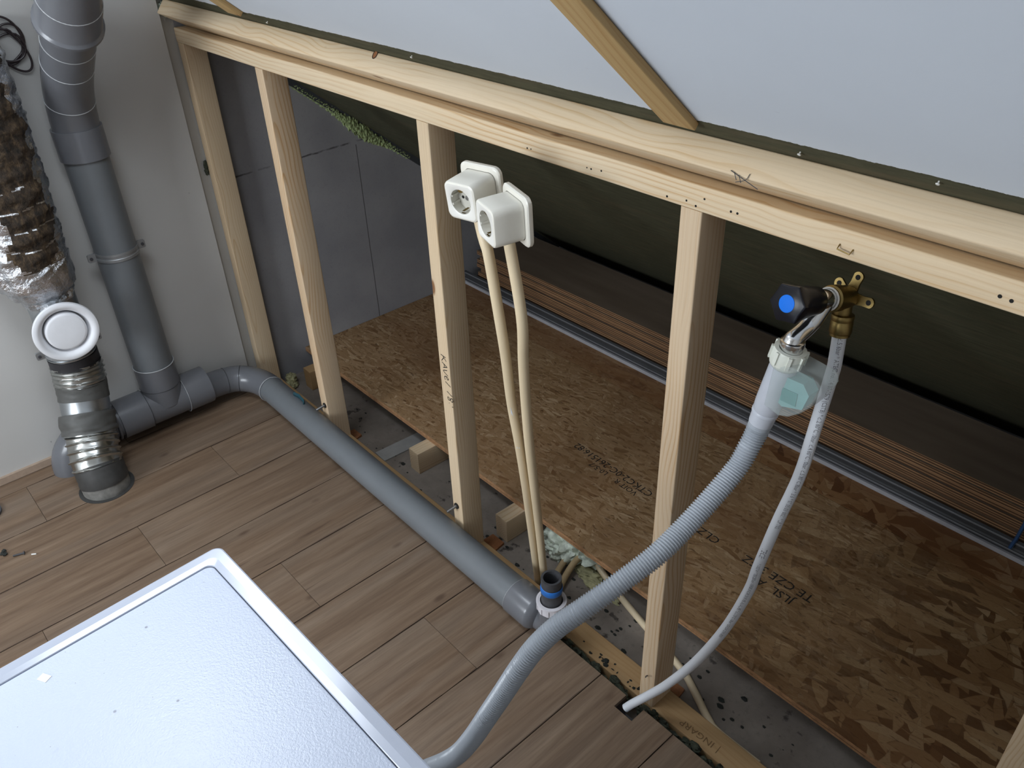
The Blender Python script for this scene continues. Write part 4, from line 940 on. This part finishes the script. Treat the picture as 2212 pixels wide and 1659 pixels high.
# lettering wrapped round the pipe
PL = resample(wp, 0.002); FR = frames(PL)
def pipe_text(txt, s0, size, side, sx=1.0):
    b = MB(); v, f = text_mesh(txt, size); out = []
    for p in v:
        s = s0 + p.x * sx; k = max(0, min(len(PL) - 2, int(s / 0.002))); fr = (s / 0.002) - k
        c = PL[k].lerp(PL[k + 1], max(0, min(1, fr))); t, u_, w_ = FR[k]
        view = (CPOS_REF - c); view = (view - t * view.dot(t)).normalized(); sidev = view.cross(t)
        a = side + (p.y - size * .35) / WPR
        out.append(c + (view * math.cos(a) + sidev * math.sin(a)) * (WPR + 0.0003))
    b.add(out, f); return b
CPOS_REF = Vector((2.0, -0.9, 0.9))
for txt, s0, size, side in (('cl.5/6bar * ATEC no. 14/07-1579 (CSTB) * cl.2/60\u00b0C/10bar. cl.4/60\u00b0C/10bar. cl.5/80\u00b0C/8bar * 3/6 * 07.05.03 0021 * LP 702', 0.022, 0.0088, 0.25), ('TECE:', 0.425, 0.0125, -0.15), ('* 10274 * TECEflex VERBUNDROHR PE-Xc/AL/PE * cl.1/70\u00b0C 10bar * DVGW DW-8501', 0.462, 0.0078, 0.0)):
    pipe_text(txt, s0, size, side, 0.80).build('printed_text', M['ink_soft'], supply, 0)

wpe = thing('wall_plate_elbow', 'brass wall plate elbow with screw ears on top of the white water pipe', 'pipe fitting', E0)
b = MB(); b.lathe([(0.004, -0.014), (0.0135, -0.013), (0.0155, -0.006), (0.0155, 0.012), (0.0172, 0.013), (0.0172, 0.028), (0.0150, 0.030)], frame(E0, TA), 32)
pdir = (Vector(wp[14]) - Vector(wp[0])).normalized(); e1 = Vector((1.6045, 0.0, 1.0440))
b.tube([E0 + Vector((0.001, 0.001, 0)), e1, e1 - Vector((-.0008, 0, 0.004))], 0.0112, 24)
b.build('elbow_body', M['brass'], wpe)
for ang, rl in ((82, 0.0300), (6, 0.0310), (146, 0.0235)):
    a = math.radians(ang); d = UU * math.cos(a) + WW * math.sin(a); c0 = E0 - TA * 0.0115
    Me = frame(c0, TA, d)
    out = [(0.004, -0.0085), (rl - .010, -0.0062)] + [(rl - .002 + .0072 * math.cos(q), .0072 * math.sin(q)) for q in (math.radians(t) for t in range(-70, 71, 20))] + [(rl - .010, 0.0062), (0.004, 0.0085)]
    b = MB(); b.prism(out, Me, -0.0016, 0.0016); er = b.build('screw_ear', M['brass'], wpe, 40)
    b = MB(); b.lathe([(0.0034, 0), (0.0034, .0004)], Me @ Matrix.Translation((rl - .002, 0, .0016)), 16); b.build('screw_hole', M['hole'], er)
Mf = frame((1.6062, -0.0008, 1.0440), Vector((0.0025, -0.003, -0.0300)))
b = MB(); b.lathe([(0.0118, 0), (0.0140, 0.001), (0.0148, 0.004), (0.0140, 0.007), (0.0136, 0.009), (0.0142, 0.010), (0.0142, 0.0245), (0.0136, 0.026), (0.0128, 0.0265), (0.0128, 0.0300), (0.0098, 0.0305)], Mf, 32)
b.build('press_ferrule', M['brass'], wpe, 40)

tap = thing('tap', 'chrome tap with a black blue-capped knob in front of the brass elbow', 'tap', E0 + TA * 0.03)
b = MB(); b.lathe([(0.0105, 0.026), (0.0132, 0.030), (0.0132, 0.058), (0.010, 0.064)], frame(E0, TA), 32)
spS = Vector((1.5886, -0.0850, 1.0290)); sp0 = E0 + TA * 0.040 - WW * 0.004
b.tube(spline([sp0, sp0.lerp(spS, 0.5) + Vector((0, .002, -0.004)), spS + Vector((0, 0, .004)), spS - Vector((0.001, 0, .008))], 6), [0.0125] * 6 + [0.0118] * 6 + [0.0120] * 7, 24)
bd = b.build('tap_body', M['chrome'], tap)
b = MB(); b.lathe([(0.0125, 0.004), (0.0152, 0.003), (0.0158, -0.001), (0.0152, -0.005), (0.0140, -0.006), (0.0140, -0.014)], frame(spS, (0.03, 0, 1)), 32); b.build('spout_collar', M['chrome'], bd)
b = MB(); b.tube([E0 + TA * .0335 + UU * .0142 * math.cos(a) + WW * .0142 * math.sin(a) for a in (i * .3 for i in range(24))], 0.0013, 8); b.build('thread_tape', M['ptfe'], bd)
# knob: six-cornered with hollow sides, tapering to the back
Mk = frame(E0, TA, UU * 0.35 + WW)
def star(s, z, hol=0.10, n=8):
    out = []
    for k in range(6):
        for i in range(n):
            t = i / n; a = 2 * PI * (k + t) / 6; rad = s * (1 - hol * math.sin(PI * t) * 1.9) if hol else s
            out.append(Mk @ Vector((rad * math.cos(a), rad * math.sin(a), z)))
    return out
b = MB(); b.loops([star(0.0150, 0.058, 0), star(0.0178, 0.062, 0), star(0.0190, 0.078, .0), star(0.0225, 0.100, .05), star(0.0258, 0.1140, .075), star(0.0250, 0.1178, .075), star(0.0225, 0.1190, .06)], True, True, True)
kb = b.build('knob', M['knob'], tap, 40)
b = MB(); b.lathe([(0.0108, 0.1188), (0.0108, 0.1196), (0.0100, 0.1200)], frame(E0, TA), 32); b.build('knob_cap', M['blue'], kb)['label'] = 'round blue cap'

ih = thing('inlet_hose', 'corrugated grey inlet hose with a clear plastic valve box, hanging from the tap', 'hose', (1.5690, -0.085, 0.92))
ax0, ax1 = Vector((1.5878, -0.085, 1.0200)), Vector((1.5640, -0.0880, 0.8880)); ad = (ax1 - ax0).normalized(); Ma = frame(ax0, ad, (1, 0, 0))
b = MB(); prof = [(0.0150, 0.000), (0.0205, 0.000), (0.0212, 0.003), (0.0212, 0.020), (0.0200, 0.0245), (0.0170, 0.0275), (0.0150, 0.0280), (0.0150, 0.000)]
b.lathe(prof, Ma, 36, False, False)
for k in range(8):
    b.box((0.0205, -0.0022, 0.0005), (0.0236, 0.0022, 0.0195), Ma @ Matrix.Rotation(2 * PI * k / 8 + .2, 4, 'Z'))
b.build('nylon_nut', M['nut_cream'], ih, 35)['label'] = 'cream nylon union nut'
b = MB(); b.lathe([(0.0150, 0.0270), (0.0178, 0.0280), (0.0182, 0.034), (0.0182, 0.090), (0.0175, 0.103), (0.0172, 0.1040), (0.0180, 0.1050), (0.0180, 0.109), (0.0170, 0.1100), (0.0165, 0.127), (0.0150, 0.127)], Ma, 36, False, False)
b.build('valve_sleeve', M['milky_white'], ih, 40)
box = [(1.5790, 1.0020), (1.6055, 1.0080), (1.6395, 1.0035), (1.6462, 0.9985), (1.6485, 0.9900), (1.6450, 0.9790), (1.6388, 0.9640), (1.6257, 0.9473), (1.6102, 0.9345), (1.5960, 0.9300), (1.5740, 0.9360)]
def outl(s, y):
    cx, cz = 1.610, 0.970; return [Vector((cx + (x - cx) * s, y, cz + (z - cz) * s)) for x, z in box]
b = MB(); b.loops([outl(.93, -0.1060), outl(.985, -0.1045), outl(1, -0.1005), outl(1, -0.0690), outl(.985, -0.0655), outl(.93, -0.0640)], True, True, True); b.build('valve_box', M['milky'], ih, 30)
b = MB(); bl = [(1.5850, 0.9850), (1.6190, 0.9850), (1.6290, 0.9720), (1.6230, 0.9480), (1.5950, 0.9400), (1.5800, 0.9480)]
b.loops([[Vector((x, y, z)) for x, z in bl] for y in (-0.0965, -0.0740)], True, True, True); gb = b.build('solenoid_block', M['teal_block'], ih, 25); gb['label'] = 'green block inside the clear box'
b = MB(); b.box((1.5920, -0.0975, 0.9490), (1.6140, -0.0966, 0.9685)); b.build('window', plain('window_green', (0.05, 0.25, 0.23), 0.4), gb, 0)
hp = spline([tuple(ax1 - ad * 0.012), (1.5635, -0.0905, 0.8800), (1.5620, -0.1010, 0.8600), (1.5600, -0.1240, 0.8300), (1.5540, -0.1720, 0.7960), (1.5480, -0.2210, 0.7680), (1.5420, -0.2680, 0.7480), (1.5244, -0.3258, 0.7201), (1.5047, -0.3694, 0.6911), (1.4863, -0.3986, 0.6640), (1.4707, -0.4260, 0.6298), (1.4577, -0.4472, 0.5881), (1.4423, -0.4645, 0.5377), (1.4249, -0.4828, 0.4828), (1.4033, -0.4984, 0.4202), (1.3786, -0.5119, 0.3632), (1.3532, -0.5268, 0.3237), (1.3200, -0.5500, 0.2850), (1.290, -0.600, 0.262), (1.285, -0.66, 0.258), (1.285, -0.7135, 0.258)], 10)
step = 0.0042 / 6
HP = resample(hp, step); rad = [0.01455 + 0.00130 * math.cos(2 * PI * k / 6) for k in range(len(HP))]
b = MB(); b.tube(HP, rad, 24); b.build('corrugated_tube', M['hose'], ih, 80)

# ================================================================== WASHING MACHINE
wm_o = Vector((1.2185, -0.7210, 0)); wa = math.radians(2.2)
Wm = Matrix.Translation(wm_o) @ Matrix.Rotation(wa, 4, 'Z')       # local x along the back edge, local y towards the frame (negative = into the room)
wm = thing('washing_machine', 'white washing machine top in the foreground, dusty and slightly scratched', 'washing machine', (wm_o.x + .3, wm_o.y - .3, 0))
WW_, WD = 0.598, 0.600
b = MB(); b.prism([(x + WW_/2, y - WD/2) for x, y in rrect(WW_ - .012, WD - .012, .012, 4)], Wm, 0.0, 0.818); b.build('body', M['body'], wm)
def wr(inset, rad, z): return [Wm @ Vector((x + WW_/2, y - WD/2, z)) for x, y in rrect(WW_ - 2 * inset, WD - 2 * inset, rad, 8)]
b = MB(); b.loops([wr(.006, .012, .818), wr(.001, .012, .819), wr(0, .012, .826), wr(0, .012, .8470), wr(.0008, .0115, .8494), wr(.0024, .011, .8500), wr(.0026, .011, .8500), wr(.0130, .010, .8500), wr(.0132, .010, .85), wr(.0208, .010, .8489), wr(.0210, .010, .8488), wr(.0216, .010, .8482), wr(.0218, .010, .8440)], True); b.build('lid_rim', M['rim'], wm, 6)
b = MB(); b.loops([wr(.0228, .010, .8435), wr(.0228, .010, .8476), wr(.0236, .0095, .8484), wr(.0240, .009, .8485)], True, False, True); b.build('lid_panel', M['lid'], wm, 40)
b = MB(); b.loops([wr(.0212, .010, .8436), wr(.0234, .010, .8436)], True); b.build('seam', M['pvc_groove'], wm, 0)
b = MB(); b.box((-0.0060, -0.0046, 0), (0.0060, 0.0040, 0.0012), Matrix.Translation((1.2737, -0.9434, 0.8477)) @ Matrix.Rotation(.5, 4, 'Z')); tag(b.build('plaster_chip', M['ptfe'], None, 0), 'small white chip lying on the washing machine lid', 'scrap')
